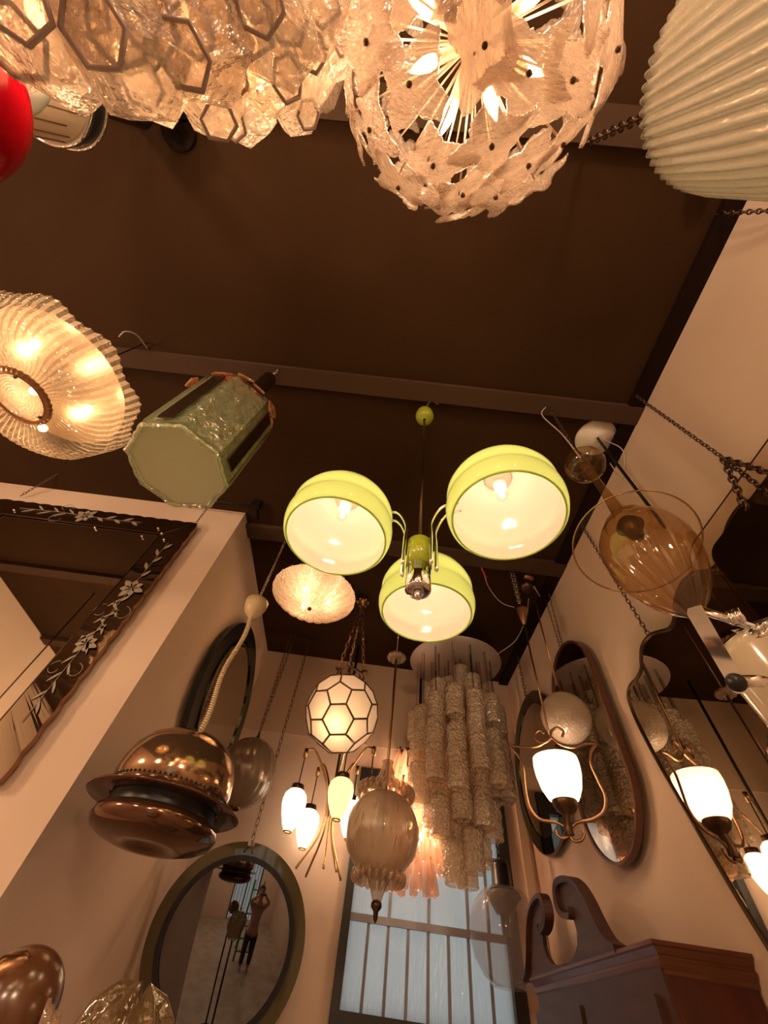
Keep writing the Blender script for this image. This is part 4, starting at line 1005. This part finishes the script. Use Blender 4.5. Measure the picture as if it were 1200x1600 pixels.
# ================================================================== EGG-SHADE CHANDELIER
ZT = 1.26
tips = [(478, 1177, (467, 1226), (461, 1265), (452, 1300), 'opal'), (497, 1206, (488, 1258), (482, 1290), (470, 1326), 'opal'), (545, 1158, (527, 1207), (523, 1241), (514, 1279), 'opaly'), (584, 1174, (577, 1226), (571, 1262), (565, 1295), 'opal'), (558, 1204, (553, 1245), (549, 1280), (545, 1312), 'opal')]
pts3 = [P(a, b2, z=ZT) for a, b2, *_ in tips]
ec = V(sum(p.x for p in (pts3[0], pts3[3])) / 2, sum(p.y for p in (pts3[0], pts3[4])) / 2, 0)
t = thing('egg_shade_chandelier', 'brass chandelier of curved arms carrying opal egg shaped glass shades', 'chandelier', (ec.x, ec.y, H))
MB().tube([V(ec.x, ec.y, 0.92), V(ec.x, ec.y, H)], 0.012, 10).build('stem', M['iron'], t)
for p, (a, b2, cap, eg, bot, kind) in zip(pts3, tips):
    dr = V(p.x - ec.x, p.y - ec.y, 0); L_ = dr.length; dr.normalize()
    low = V(ec.x, ec.y, 0.62) + dr * 0.16
    arm = smooth_path([low, V(ec.x, ec.y, 0.82) + dr * 0.05, V(ec.x, ec.y, 1.02) + dr * 0.035, V(ec.x, ec.y, 1.16) + dr * L_ * 0.35, V(ec.x, ec.y, ZT + 0.035) + dr * L_ * 0.75, V(p.x, p.y, ZT + 0.02)])
    MB().tube(arm, 0.0075, 8).build('curved_arm', M['brass'], t)
    MB().lathe([(0.001, -0.03), (0.016, -0.03), (0.016, 0.03), (0.001, 0.032)], p, seg=14).build('arm_tip', M['brass'], t)
    zc_ = ZP(*cap, p.x, p.y); zo = ZP(*bot, p.x, p.y)
    MB().tube([p, V(p.x, p.y, zc_)], 0.0045, 6).build('cord', M['iron'], t)
    MB().lathe([(0.001, 0.0), (0.042, -0.002), (0.044, -0.02), (0.05, -0.035)][::-1], (p.x, p.y, zc_), seg=28).build('dark_cap', M['bronze'], t)
    hh = zc_ - 0.03 - zo; er = 0.082
    egp = [(0.024, 0.0), (0.045, hh * 0.14), (0.066, hh * 0.36), (0.080, hh * 0.58), (er, hh * 0.72), (0.074, hh * 0.87), (0.052, hh * 0.97), (0.04, hh)]
    MB().lathe(egp, (p.x, p.y, zo), seg=36).build('egg_shade', M[kind], t, 'pale yellow glowing egg shade' if kind == 'opaly' else None)
    MB().ring((p.x, p.y, zo), (0, 0, 1), 0.024, 0.005, 24, 6).build('bottom_ring', M['brass'], t)

# ================================================================== ORNATE GLASS SPHERE PENDANT
hc_ = P(620, 1022, y=2.62); hx, hy = hc_.x, hc_.y; HC = hc_.z
zc = ZP(595, 1300, hx, hy); rs = 0.0705 * V(hx, hy, zc).length
h = hc_
t = thing('ornate_sphere_pendant', 'satin glass sphere pendant with curled glass collars and a pointed fluted tip', 'pendant lamp', (hx, hy, H))
rose = MB().lathe([(0.001, -0.05), (0.03, -0.045), (0.05, -0.02), (0.03, 0.0)], (hx, hy, HC), seg=20).tube([V(hx, hy, HC), V(hx, hy, H)], 0.004)
for k in range(10): a = k * 0.628; rose.ball((hx + 0.052 * math.cos(a), hy + 0.052 * math.sin(a), HC - 0.03), 0.02, 10, 8)
rose.build('rosette_canopy', M['curl'], t)
zj = ZP(606, 1190, hx, hy)
MB().tube([V(hx, hy, HC - 0.04), V(hx, hy, zc)], 0.009, 12).build('rod', M['copperrod'], t)
def fl10(r_, h_, a, i): return r_ * (1 + 0.07 * math.cos(12 * a)), h_
MB().lathe([(0.11, zc + rs * 0.92), (0.07, zc + rs * 1.15), (0.045, zc + rs * 1.4), (0.027, zj - 0.02), (0.034, zj), (0.016, zj + 0.004)], (hx, hy, 0), seg=96, mod=fl10).build('glass_trumpet', M['curl'], t)
pr = [(max(0.02, rs * math.sin(PI * k / 28)), -rs * math.cos(PI * k / 28)) for k in range(1, 28)]
MB().lathe(pr, (hx, hy, zc), seg=72).build('satin_sphere', M['satin'], t)
def collar(R0, z, n, s, down):
    m_ = MB()
    for k in range(n):
        a = 2 * PI * k / n; dd = V(math.cos(a), math.sin(a), 0)
        pts = []
        for j in range(10):
            u = j / 9 * 4.3
            pts.append(V(hx, hy, z) + dd * (R0 + s * (1.0 - math.cos(u)) * 0.7) + V(0, 0, (s * math.sin(u)) * (1 if down else -1)))
        m_.tube(pts, [0.30 * s + 0.30 * s * math.sin(PI * j / 9) for j in range(10)], 7)
    return m_
collar(rs * 0.62, zc + rs * 0.90, 26, 0.027, True).build('upper_curl_collar', M['curl'], t)
collar(rs * 0.50, zc - rs * 0.93, 22, 0.023, False).build('lower_curl_collar', M['curl'], t)
zt = ZP(589, 1411, hx, hy)
MB().lathe([(0.018, zt), (0.028, zt + 0.03), (0.046, zt + 0.07), (0.070, zt + 0.12), (0.10, zc - rs * 0.90)], (hx, hy, 0), seg=96, mod=fl10).build('fluted_tip', M['curl'], t)
MB().lathe([(0.001, -0.07), (0.010, -0.055), (0.012, -0.03), (0.026, -0.015), (0.026, 0.0), (0.012, 0.012)], (hx, hy, zt), seg=20).build('finial', M['bronze'], t)
lv = MB()
for row, (lat, n, off) in enumerate(((0.38, 10, 0), (0.0, 10, 0.5), (-0.42, 10, 0.0))):
    for k in range(n):
        a = 2 * PI * (k + off) / n; d = V(math.cos(a) * math.cos(lat), math.sin(a) * math.cos(lat), math.sin(lat))
        e_ = V(-math.sin(a), math.cos(a), 0); n_ = d.cross(e_) * -1
        lv.ball(V(hx, hy, zc) + d * rs * 1.0, 1.0, 10, 8, (0.008, 0.036, 0.004), m=Matrix((e_, d.cross(e_), d)).transposed())
lv.build('cut_leaves', M['cut'], t)

# ================================================================== TUBE CHANDELIER WITH STEEL DISC
h = P(713, 1030, z=H); hx, hy = h.x, h.y
zd_ = 1.99
hx, hy = P(711, 1038, z=zd_).x, P(711, 1038, z=zd_).y
t = thing('glass_tube_chandelier', 'cascade chandelier of crackled glass tubes hung under a round steel disc', 'chandelier', (hx, hy, H))
MB().lathe([(0.001, 0.0), (0.375, 0.0), (0.379, 0.006), (0.375, 0.012), (0.001, 0.012)], (hx, hy, zd_), seg=72).lathe([(0.03, 0.012), (0.03, H - zd_)], (hx, hy, zd_), seg=20).build('steel_disc', M['steeldisc'], t)
def tube_mesh(seed, r=0.062, L=0.205):
    rr = random.Random(seed)
    def md(r_, h_, a, i): return r_ * (1 + 0.13 * noise.noise(V(math.cos(a) * 2.6, math.sin(a) * 2.6, h_ * 34 + seed * 7))), h_
    return MB().lathe([(r * 0.9, -L), (r, -L + 0.008)] + [(r, -L + L * k / 16) for k in range(1, 16)] + [(r * 0.92, -0.004), (r * 0.6, 0.0), (0.002, 0.0)], seg=22, mod=md).mesh('glass_tube', M['tube'])
tms = [tube_mesh(i) for i in range(4)]
wires = MB(); cnt = 0
lay = []
for k in range(13): lay.append((0.30, 2 * PI * k / 13 + 0.1, (1.60, 1.38, 1.20)))
for k in range(9): lay.append((0.19, 2 * PI * k / 9 + 0.3, (1.74, 1.48, 1.20, 1.02)))
for k in range(5): lay.append((0.09, 2 * PI * k / 5, (1.84, 1.02, 0.82)))
for rad, a, zz in lay:
    for z in zz:
        rd = rad + R.uniform(-.015, .015); z2 = z + R.uniform(-.05, .06) + (0.03 if math.cos(a) > 0 else -0.02)
        if rad == 0.31 and math.sin(a) < -0.3 and z > 1.5: z2 -= 0.06
        x, y = hx + rd * math.cos(a), hy + rd * math.sin(a)
        m4 = Matrix.Translation((x, y, z2)) @ Matrix.Rotation(R.random() * 6, 4, 'Z')
        inst('glass_tube', tms[cnt % 4], t, m4); cnt += 1
        wires.tube([V(x, y, z2 - 0.02), V(x, y, zd_)], 0.0016, 4)
wires.build('hanging_wires', M['iron'], t)
MB().tube([V(hx + 0.0, hy - 0.02, 1.3), V(hx, hy - 0.02, zd_)], 0.004, 6).build('core_cord', M['iron'], t)
q = P(792, 1000, z=H); 
MB().tube(smooth_path([P(826, 935, z=H), P(822, 965, z=2.28), P(806, 1000, z=2.24), P(778, 1022, z=2.14)]), 0.0035).build('supply_wire', M['wire'], t)

# ================================================================== LIT PRISM CHANDELIER
pc_ = P(652, 1290, y=3.42)
t = thing('lit_prism_chandelier', 'glowing chandelier of long blush glass prisms in front of the window', 'chandelier', (pc_.x, pc_.y, H))
px_, py_ = pc_.x, pc_.y
MB().tube([V(px_, py_, 0.75), V(px_, py_, H)], 0.012).lathe([(0.05, 1.40), (0.17, 1.39), (0.17, 1.41), (0.02, 1.43)], (px_, py_, 0), seg=30).lathe([(0.14, 1.05), (0.15, 1.05), (0.15, 1.07)], (px_, py_, 0), seg=30).build('frame', M['bronze'], t)
def prism_mesh():
    L = 0.20; m_ = MB(); n = 24; pr = [(0.009, 0.0), (0.013, -0.02), (0.024, -L * 0.35), (0.031, -L * 0.7), (0.030, -L * 0.93), (0.004, -L * 1.0)]
    def md(r_, h_, a, i): return r_ * (0.55 + 0.45 * abs(math.cos(1.5 * a))), h_
    return m_.lathe(pr[::-1], seg=n, mod=md).mesh('glass_prism', M['prism'])
pm = prism_mesh(); hook_m = MB().ball((0, 0, 0), 0.009, 8, 6).mesh('prism_hook', M['bronze'])
for rad, n, z in ((0.17, 16, 1.42), (0.20, 18, 1.26), (0.19, 17, 1.08), (0.15, 14, 0.92), (0.09, 8, 0.80)):
    for k in range(n):
        a = 2 * PI * (k + 0.5 * (n % 2)) / n; dd = V(math.cos(a), math.sin(a), 0)
        p = V(px_, py_, z + R.uniform(-.01, .01)) + dd * rad
        ax_ = (V(0, 0, 1) - dd * 0.18).normalized()
        o_ = inst('glass_prism', pm, t, frame(p, ax_, dd))
        hk_ = bpy.data.objects.new('prism_hook', hook_m); COL.objects.link(hk_); hk_.parent = o_
for z in (1.2, 0.95):
    for k in range(2):
        p = V(px_ + 0.06 * (k * 2 - 1), py_ - 0.03, z); MB().ball(p, 0.024, 12, 8).build('bulb', M['bulb'], t); light(t, p, 6.5, 0.03)

# ================================================================== SMOKY TEARDROP PENDANT
A_ = P(785, 1392, y=3.38)
hx, hy = A_.x, A_.y
t = thing('teardrop_pendant', 'clear smoky teardrop glass pendant with black cap in front of the window', 'pendant lamp', (hx, hy, H))
zt = ZP(783, 1388, hx, hy); zb = ZP(795, 1545, hx, hy)
hgt = zt - zb; rr_ = 0.222
MB().lathe([(0.02, 0.0), (rr_ * 0.45, 0.0), (rr_ * 0.68, hgt * 0.09), (rr_ * 0.88, hgt * 0.24), (rr_, hgt * 0.47), (rr_ * 0.97, hgt * 0.65), (rr_ * 0.83, hgt * 0.83), (rr_ * 0.58, hgt * 0.96), (rr_ * 0.42, hgt)], (hx, hy, zb), seg=56).build('smoky_glass', M['smoke'], t)
MB().lathe([(0.085, -0.01), (0.062, 0.012), (0.058, 0.11), (0.05, 0.13), (0.001, 0.132)], (hx, hy, zt), seg=32).build('black_cap', M['black'], t)
MB().lathe([(0.001, -hgt * 0.52), (0.025, -hgt * 0.52), (0.028, -hgt * 0.30), (0.05, -0.12), (0.085, -0.07), (0.115, -0.04), (0.10, -0.02), (0.03, 0.0)], (hx, hy, zt), seg=32).build('inner_funnel', M['smoky'], t)
MB().chain(V(hx, hy, zt + 0.13), V(hx, hy, H), 0.045, 0.026, 0.0045).build('hanging_chain', M['iron'], t)

# ================================================================== SCROLL LANTERN WITH TULIP
h = P(800, 892, z=H); hx, hy = h.x, h.y
t = thing('scroll_frame_lantern', 'brass scroll framed lantern holding a lit white latticed tulip glass', 'pendant lamp', (hx, hy, H))
zbell = ZP(815, 958, hx, hy)
MB().chain(V(hx - 0.012, hy, H), V(hx - 0.004, hy, zbell + 0.05), 0.035, 0.02, 0.003).chain(V(hx + 0.012, hy, H), V(hx + 0.004, hy, zbell + 0.05), 0.035, 0.02, 0.003).build('hanging_chain', M['silver'], t)
MB().lathe([(0.008, -0.10), (0.014, -0.085), (0.030, -0.03), (0.040, 0.02), (0.044, 0.045), (0.03, 0.05), (0.001, 0.05)], (hx, hy, zbell), seg=28).build('bell_canopy', M['copperrod'], t)
cpt = V(hx, hy, 0); fn = V(0.50, 0.86, 0)
zq = ZP(860, 1148, hx, hy)
MB().tube([V(hx, hy, zbell - 0.09), V(hx, hy, zq)], 0.006).build('rod', M['copperrod'], t)
def fr3(L): return [PP(px, py, cpt, fn) for px, py in L]
cz_l = [[(862, 1152), (840, 1166), (812, 1167), (797, 1164)], [(797, 1166), (812, 1184), (818, 1205), (821, 1235), (828, 1262), (843, 1280), (868, 1285), (882, 1292), (891, 1306)],
        [(862, 1152), (875, 1163), (895, 1168), (915, 1162), (931, 1162)], [(931, 1163), (923, 1176), (924, 1195), (936, 1222), (946, 1245), (943, 1268), (925, 1281), (903, 1285), (894, 1293), (891, 1306)],
        [(862, 1152), (852, 1160), (840, 1158), (836, 1147), (843, 1141), (850, 1146)], [(860, 1152), (862, 1142), (871, 1137), (880, 1143), (878, 1152)],
        [(891, 1306), (897, 1314), (908, 1313), (913, 1304), (911, 1297)], [(891, 1306), (880, 1310), (872, 1305), (869, 1296)]]
for L_ in cz_l: MB().tube(smooth_path(fr3(L_)), 0.0065, 8).build('scroll_bar', M['copperrod'], t)
zr = ZP(866, 1186, hx, hy); zl = ZP(876, 1256, hx, hy)
hh = zr - zl; rt = 0.120 * V(hx, hy, zr).length / 2.75
MB().lathe([(0.04, 0.0), (rt * 0.62, hh * 0.09), (rt * 0.84, hh * 0.32), (rt * 0.97, hh * 0.62), (rt * 1.0, hh * 0.85), (rt * 0.97, hh)], (hx, hy, zl), seg=56).build('tulip_shade', M['tulip'], t)
MB().lathe([(0.012, -0.09), (0.014, -0.05), (0.045, -0.025), (0.058, 0.0), (0.055, 0.015)], (hx, hy, zl), seg=28).build('shade_holder', M['bronze'], t)
MB().tube(smooth_path([V(hx, hy, zl - 0.03), V(hx - 0.01, hy, zl - 0.09), PP(891, 1306, cpt, fn)]), 0.02, 10).build('holder_arm', M['bronze'], t)
light(t, V(hx, hy, zl + hh * 0.55), 1.6, 0.02)

# lattice globe
g_ = P(884, 1121, x=1.09)
t = thing('lattice_globe_pendant', 'pale latticed glass globe on a thin dark rod in front of the capsule mirror', 'pendant lamp', (g_.x, g_.y, H))
rg = 0.049 * g_.length
MB().ball(g_, rg, 40, 24).build('lattice_globe', M['lattice'], t)
MB().tube([V(g_.x, g_.y, g_.z + rg * 0.95), V(g_.x, g_.y, H)], 0.006).lathe([(0.028, 0.0), (0.022, 0.03), (0.008, 0.06)], (g_.x, g_.y, g_.z + rg * 0.96), seg=16).lathe([(0.001, -0.03), (0.04, -0.02), (0.045, 0.0)], (g_.x, g_.y, H), seg=20).build('rod', M['copperrod'], t)
p_ = P(822, 916, z=H - 0.06)
t = thing('dark_ball_spotlight', 'small dark metal ball fitting on the ceiling near the right wall chains', 'spotlight', (p_.x, p_.y, H))
MB().ball(p_, 0.055, 20, 14).build('housing', M['bronze'], t); MB().tube([p_, V(p_.x, p_.y, H)], 0.01).tube([p_ + V(0.05, -0.02, -0.01), p_ + V(0.12, 0.06, -0.03)], 0.006).build('bracket', M['silver'], t)
t = thing('taped_wire', 'thin ceiling wire with red tape hanging beside the right green shade', 'wire', P(750, 885, z=H))
wp = [P(750, 880, z=H - 0.01), P(757, 900, z=2.27), P(765, 920, z=2.25), P(784, 942, z=2.22), P(808, 950, z=2.2)]
MB().tube(smooth_path(wp), 0.0032, 6).build('white_wire', M['wire'], t)
MB().tube([P(753, 889, z=2.285), P(760, 903, z=2.265)], 0.008, 6).build('red_tape', M['pinkwire'], t)
p_ = P(400, 790, z=H - 0.05)
t = thing('ceiling_track_fitting', 'dark track pipe and clamp fixed under the ceiling above the left wall corner', 'track fitting', p_)
MB().tube([P(250, 772, z=H - 0.05), P(404, 792, z=H - 0.05)], 0.008, 8).build('track_pipe', M['iron'], t)
MB().box((-0.03, -0.02, -0.02), (0.03, 0.02, 0.05), Matrix.Translation(p_)).tube([p_, p_ + V(0.0, 0.12, 0)], 0.014).build('clamp', M['iron'], t)

# ================================================================== TOP-LEFT: RED LAMP, OPAL GLOBE, CREAM DRUM
h = P(288, 206, z=H); 
t = thing('red_dome_lamp', 'glossy red dome pendant at the left edge with black cup on the ceiling', 'pendant lamp', h)
MB().lathe([(0.072, -0.065), (0.075, -0.06), (0.066, -0.02), (0.05, -0.005), (0.001, 0.0)], h, seg=40).build('ceiling_cup', M['dark'], t)
rp = P(-150, 100, d=1.30)
MB().ball(rp, 0.165, 48, 32).build('red_dome', M['red'], t)
MB().tube([P(30, 117, d=1.42), V(h.x, h.y, H - 0.05)], 0.0045, 8).build('black_cable', M['black'], t)
gp = P(-30, 62, d=1.75)
t = thing('unlit_opal_globe', 'unlit pale opal glass globe half hidden behind the red dome', 'pendant lamp', (gp.x, gp.y, H))
MB().ball(gp, 0.135, 40, 24).build('opal_globe', M['unlit'], t); MB().tube([gp, V(gp.x, gp.y, H)], 0.005).build('cord', M['black'], t)
dp = P(38, 112, d=2.15)
t = thing('cream_drum_lamp', 'cream glass drum lamp with thin brown lines and a sparkling metal ring', 'ceiling lamp', (dp.x, dp.y, H))
rd = 0.155
MB().lathe([(rd, -0.3), (rd, 0.10)], dp, seg=56).lathe([(0.001, -0.3), (rd, -0.3)], dp, seg=56).build('cream_drum', M['drum'], t)
dl = MB()
for k in range(22): a = 2 * PI * k / 22; x, y = dp.x + rd * 1.005 * math.cos(a), dp.y + rd * 1.005 * math.sin(a); dl.tube([V(x, y, dp.z - 0.25), V(x, y, dp.z + 0.03 + 0.05 * (k % 3 - 1))], 0.0022, 4)
dl.build('brown_lines', M['brown'], t)
MB().ring(dp + V(0, 0, 0.06), (0, 0, 1), rd * 1.03, 0.012, 60, 8).ring(dp + V(0, 0, 0.13), (0, 0, 1), rd * 1.06, 0.008, 60, 8).build('metal_ring', M['chrome'], t)
MB().lathe([(rd * 1.05, 0.07), (rd * 1.05, 0.125)], dp, seg=56).lathe([(rd * 1.05, 0.125), (0.05, 0.14), (0.05, H - dp.z)], dp, seg=40).build('dark_band', M['black'], t)

# ================================================================== BOTTOM-LEFT GLASS FLOOR LAMPS
p_ = P(14, 1576, d=1.55)
t = thing('amber_globe_floor_lamp', 'brown glass globe lamp with bronze band at the bottom left corner', 'floor lamp', (p_.x, p_.y, ZF))
ax = (V(-0.45, 0.25, 1)).normalized()
MB().ball(p_, 0.092, 40, 24).build('brown_globe', glass('brown_satin_glass', tint=(0.4, 0.2, 0.1), frost=0.8, fcol=(0.20, 0.085, 0.035), rough=0.2, lucent=0.3), t)
bt = P(0, 1512, d=1.52)
MB().tube([P(-60, 1575, d=1.5), P(-25, 1538, d=1.5), P(5, 1514, d=1.5), P(32, 1506, d=1.5), P(50, 1516, d=1.51)], [0.022, 0.024, 0.023, 0.020, 0.012], 14).build('bronze_band', M['copperrod'], t)
for k in range(4): q = P(78 + 5 * k, 1560 + 9 * k, d=1.42); MB().tube([q, q + V(0.012, 0, -0.03), q + V(0.0, 0.01, -0.06)], [0.004, 0.010, 0.005], 8).build('glass_tendril', M['curl'], t)
MB().tube([p_ - V(0, 0, 0.10), V(p_.x, p_.y, ZF)], 0.015).lathe([(0.16, 0.0), (0.15, 0.03), (0.02, 0.05)], (p_.x, p_.y, ZF)).build('pole', M['bronze'], t)
p_ = P(168, 1668, d=1.95)
t = thing('shell_glass_floor_lamp', 'wavy clear amber shell glass lamp below the round convex mirror', 'floor lamp', (p_.x, p_.y, ZF))
def wav(r_, h_, a, i): return r_ * (1 + 0.09 * math.sin(7 * a + h_ * 12) + 0.03 * math.sin(15 * a)), h_ + 0.014 * math.sin(7 * a)
MB().lathe([(0.05, -0.16), (0.09, -0.11), (0.120, -0.04), (0.125, 0.04), (0.112, 0.09), (0.075, 0.125), (0.03, 0.135)], p_, (0.1, -0.1, 1), 140, mod=wav).build('shell_shade', glass('shell_glass', tint=(0.62, 0.50, 0.36), frost=0.45, fcol=(0.38, 0.27, 0.15), rough=0.05, lucent=0.4, ior=1.7, bump=dict(scale=9, strength=0.6, dist=0.05)), t)
MB().tube([p_ - V(0, 0, 0.18), V(p_.x, p_.y, ZF)], 0.015).lathe([(0.16, 0.0), (0.15, 0.03), (0.02, 0.05)], (p_.x, p_.y, ZF)).build('pole', M['bronze'], t)

# ================================================================== PHOTOGRAPHER AND LADDER (seen in the mirrors)
t = thing('person', 'person in a pink shirt holding a phone up, reflected in the mirrors', 'person', (0.0, -0.34, ZF))
def skin(name, joints, links, mat_, parent, sub=2):
    me = bpy.data.meshes.new(name); off = WL[parent.name]
    me.from_pydata([tuple(Vector(j[0]) - off) for j in joints], links, [])
    o = bpy.data.objects.new(name, me); COL.objects.link(o); o.parent = parent; me.materials.append(mat_); WL[o.name] = off
    s_ = o.modifiers.new('skin', 'SKIN'); s_.use_smooth_shade = True
    for i, j in enumerate(joints): me.skin_vertices[0].data[i].radius = (j[1], j[1] * (j[2] if len(j) > 2 else 1))
    me.skin_vertices[0].data[0].use_root = True
    u = o.modifiers.new('sub', 'SUBSURF'); u.levels = sub; u.render_levels = sub
    return o
by = -0.42
bj = [((0, by, -0.85), 0.15, .75), ((0, by, -0.68), 0.135, .75), ((0, by, -0.50), 0.15, .7), ((0, by, -0.34), 0.13, .7), ((0, by + .01, -0.22), 0.055), ((0, by + .04, -0.12), 0.085), ((0, by + .07, 0.0), 0.085), ((0, by + 0.03, 0.07), 0.06),
      ((-0.17, by, -0.34), 0.062), ((-0.26, by + 0.16, -0.22), 0.045), ((-0.09, by + 0.33, -0.06), 0.028), ((-0.075, by + 0.385, -0.02), 0.03, .5),
      ((0.17, by, -0.34), 0.062), ((0.27, by + 0.16, -0.22), 0.045), ((0.10, by + 0.33, -0.06), 0.028), ((0.085, by + 0.385, -0.02), 0.03, .5),
      ((-0.10, by, -0.95), 0.095), ((-0.11, by + .01, -1.32), 0.062), ((-0.11, by, -1.68), 0.042), ((-0.11, by + .12, -1.71), 0.035),
      ((0.10, by, -0.95), 0.095), ((0.11, by + .01, -1.32), 0.062), ((0.11, by, -1.68), 0.042), ((0.11, by + .12, -1.71), 0.035)]
bl = [(0, 1), (1, 2), (2, 3), (3, 4), (4, 5), (5, 6), (6, 7), (3, 8), (8, 9), (9, 10), (10, 11), (3, 12), (12, 13), (13, 14), (14, 15), (0, 16), (16, 17), (17, 18), (18, 19), (0, 20), (20, 21), (21, 22), (22, 23)]
skin('body', bj, bl, M['skin'], t)
skin('shirt', [((0, by, -0.82), 0.165, .8), ((0, by, -0.66), 0.15, .8), ((0, by, -0.50), 0.165, .75), ((0, by, -0.34), 0.14, .75), ((-0.18, by, -0.335), 0.075), ((-0.24, by + 0.09, -0.27), 0.062), ((0.18, by, -0.335), 0.075), ((0.25, by + 0.09, -0.27), 0.062)], [(0, 1), (1, 2), (2, 3), (3, 4), (4, 5), (3, 6), (6, 7)], M['shirt'], t)
skin('trousers', [((0, by, -0.86), 0.165, .8), ((-0.10, by, -0.97), 0.108), ((-0.11, by + .01, -1.32), 0.078), ((-0.11, by, -1.62), 0.065), ((0.10, by, -0.97), 0.108), ((0.11, by + .01, -1.32), 0.078), ((0.11, by, -1.62), 0.065)], [(0, 1), (1, 2), (2, 3), (0, 4), (4, 5), (5, 6)], M['trousers'], t)
hc = V(0, by + 0.05, 0.0)
MB().ball(hc + V(0, -0.045, 0.03), 0.102, 20, 14, (0.92, 1, 1)).build('hair', M['hair'], t)
fc = MB().ball(hc + V(0, 0.088, -0.01), 0.016, 10, 8, (0.8, 1.2, 1.3)).ball(hc + V(-0.088, 0.0, -0.02), 0.02, 10, 8, (0.4, 0.8, 1.3)).ball(hc + V(0.088, 0, -0.02), 0.02, 10, 8, (0.4, 0.8, 1.3))
fc.build('nose_and_ears', M['skin'], t)
MB().ball(hc + V(-0.032, 0.078, 0.02), 0.011, 10, 8).ball(hc + V(0.032, 0.078, 0.02), 0.011, 10, 8).ball(hc + V(0, 0.083, -0.05), 0.018, 10, 8, (1.3, .4, .35)).build('eyes_and_mouth', M['hair'], t)
for s_ in (-1, 1):
    hb_ = V(0.078 * s_, by + 0.385, -0.02)
    for k in range(4):
        a0_ = hb_ + V(-0.01 * s_, 0.012 - 0.0 * k, 0.024 - 0.017 * k)
        Lf = (0.052, 0.058, 0.054, 0.044)[k]
        skin('finger', [(a0_, 0.0085), (a0_ + V(-0.45 * Lf * s_, 0.016, 0.004), 0.0078), (a0_ + V(-0.95 * Lf * s_, 0.004, 0.004), 0.0066)], [(0, 1), (1, 2)], M['skin'], t, 1)
    skin('thumb', [(hb_ + V(0, -0.012, 0.0), 0.011), (hb_ + V(-0.022 * s_, -0.034, 0.01), 0.009), (hb_ + V(-0.045 * s_, -0.028, 0.018), 0.0078)], [(0, 1), (1, 2)], M['skin'], t, 1)
fwd = ray(600, 800)
fmp = frame(fwd * -0.022 + V(0, 0, 0), fwd, (1, 0, 0))
ph = thing('phone', 'black mobile phone held up by the person, seen in the mirrors', 'phone', fwd * -0.022)
MB().slab([(x, y) for x, y in rrect(-0.078, 0.078, -0.038, 0.038, 0.012)], fmp, -0.004, 0.004).build('phone_body', M['black'], ph)
t = thing('step_ladder', 'green painted step ladder standing behind the person, reflected in the convex mirror', 'ladder', (-0.05, -1.0, ZF))
for s_ in (-1, 1):
    MB().tube([V(-0.05 + 0.26 * s_, -0.85, ZF), V(-0.05 + 0.16 * s_, -1.1, 0.15)], 0.028, 8).build('rail', M['ladder'], t)
    MB().tube([V(-0.05 + 0.24 * s_, -1.6, ZF), V(-0.05 + 0.15 * s_, -1.12, 0.15)], 0.02, 8).build('leg', M['ladder'], t)
for k in range(6):
    u = 0.12 + 0.15 * k; z = ZF + 1.9 * u; y = -0.85 - 0.25 * u; w2 = 0.26 - 0.10 * u
    MB().box((-0.05 - w2, y - 0.04, z - 0.012), (-0.05 + w2, y + 0.04, z + 0.012)).build('step', M['ladder'], t)

# ================================================================== ADDED FILL GLOBES, OUT OF VIEW (put in to brighten the room; mirrors show them)
SHOP = 32.0  # power of each added fill globe
for (x, y, z, lab) in ((0.55, -1.75, 1.35, 'added fill light globe hanging nearest the right wall in the shop front'),
                       (-0.75, -2.35, 1.25, 'added fill light globe hanging in the middle of the shop front'),
                       (-2.2, -1.25, 1.30, 'added fill light globe hanging over the far left of the shop front'),
                       (-2.75, 0.55, 0.95, 'added fill light globe hanging in front of the etched mirror')):
    t = thing('added_fill_globe', lab, 'pendant lamp', (x, y, H), 'added fill light globes of the shop front')
    MB().ball((x, y, z), 0.15, 28, 18).build('opal_globe', M['fillglobe'], t)
    MB().tube([V(x, y, z + 0.14), V(x, y, H)], 0.006).lathe([(0.03, 0.0), (0.03, 0.03), (0.001, 0.04)], (x, y, z + 0.145), seg=16).build('cord', M['bronze'], t)
    light(t, V(x, y, z), SHOP if x > -2.7 else SHOP * 0.7, 0.15)
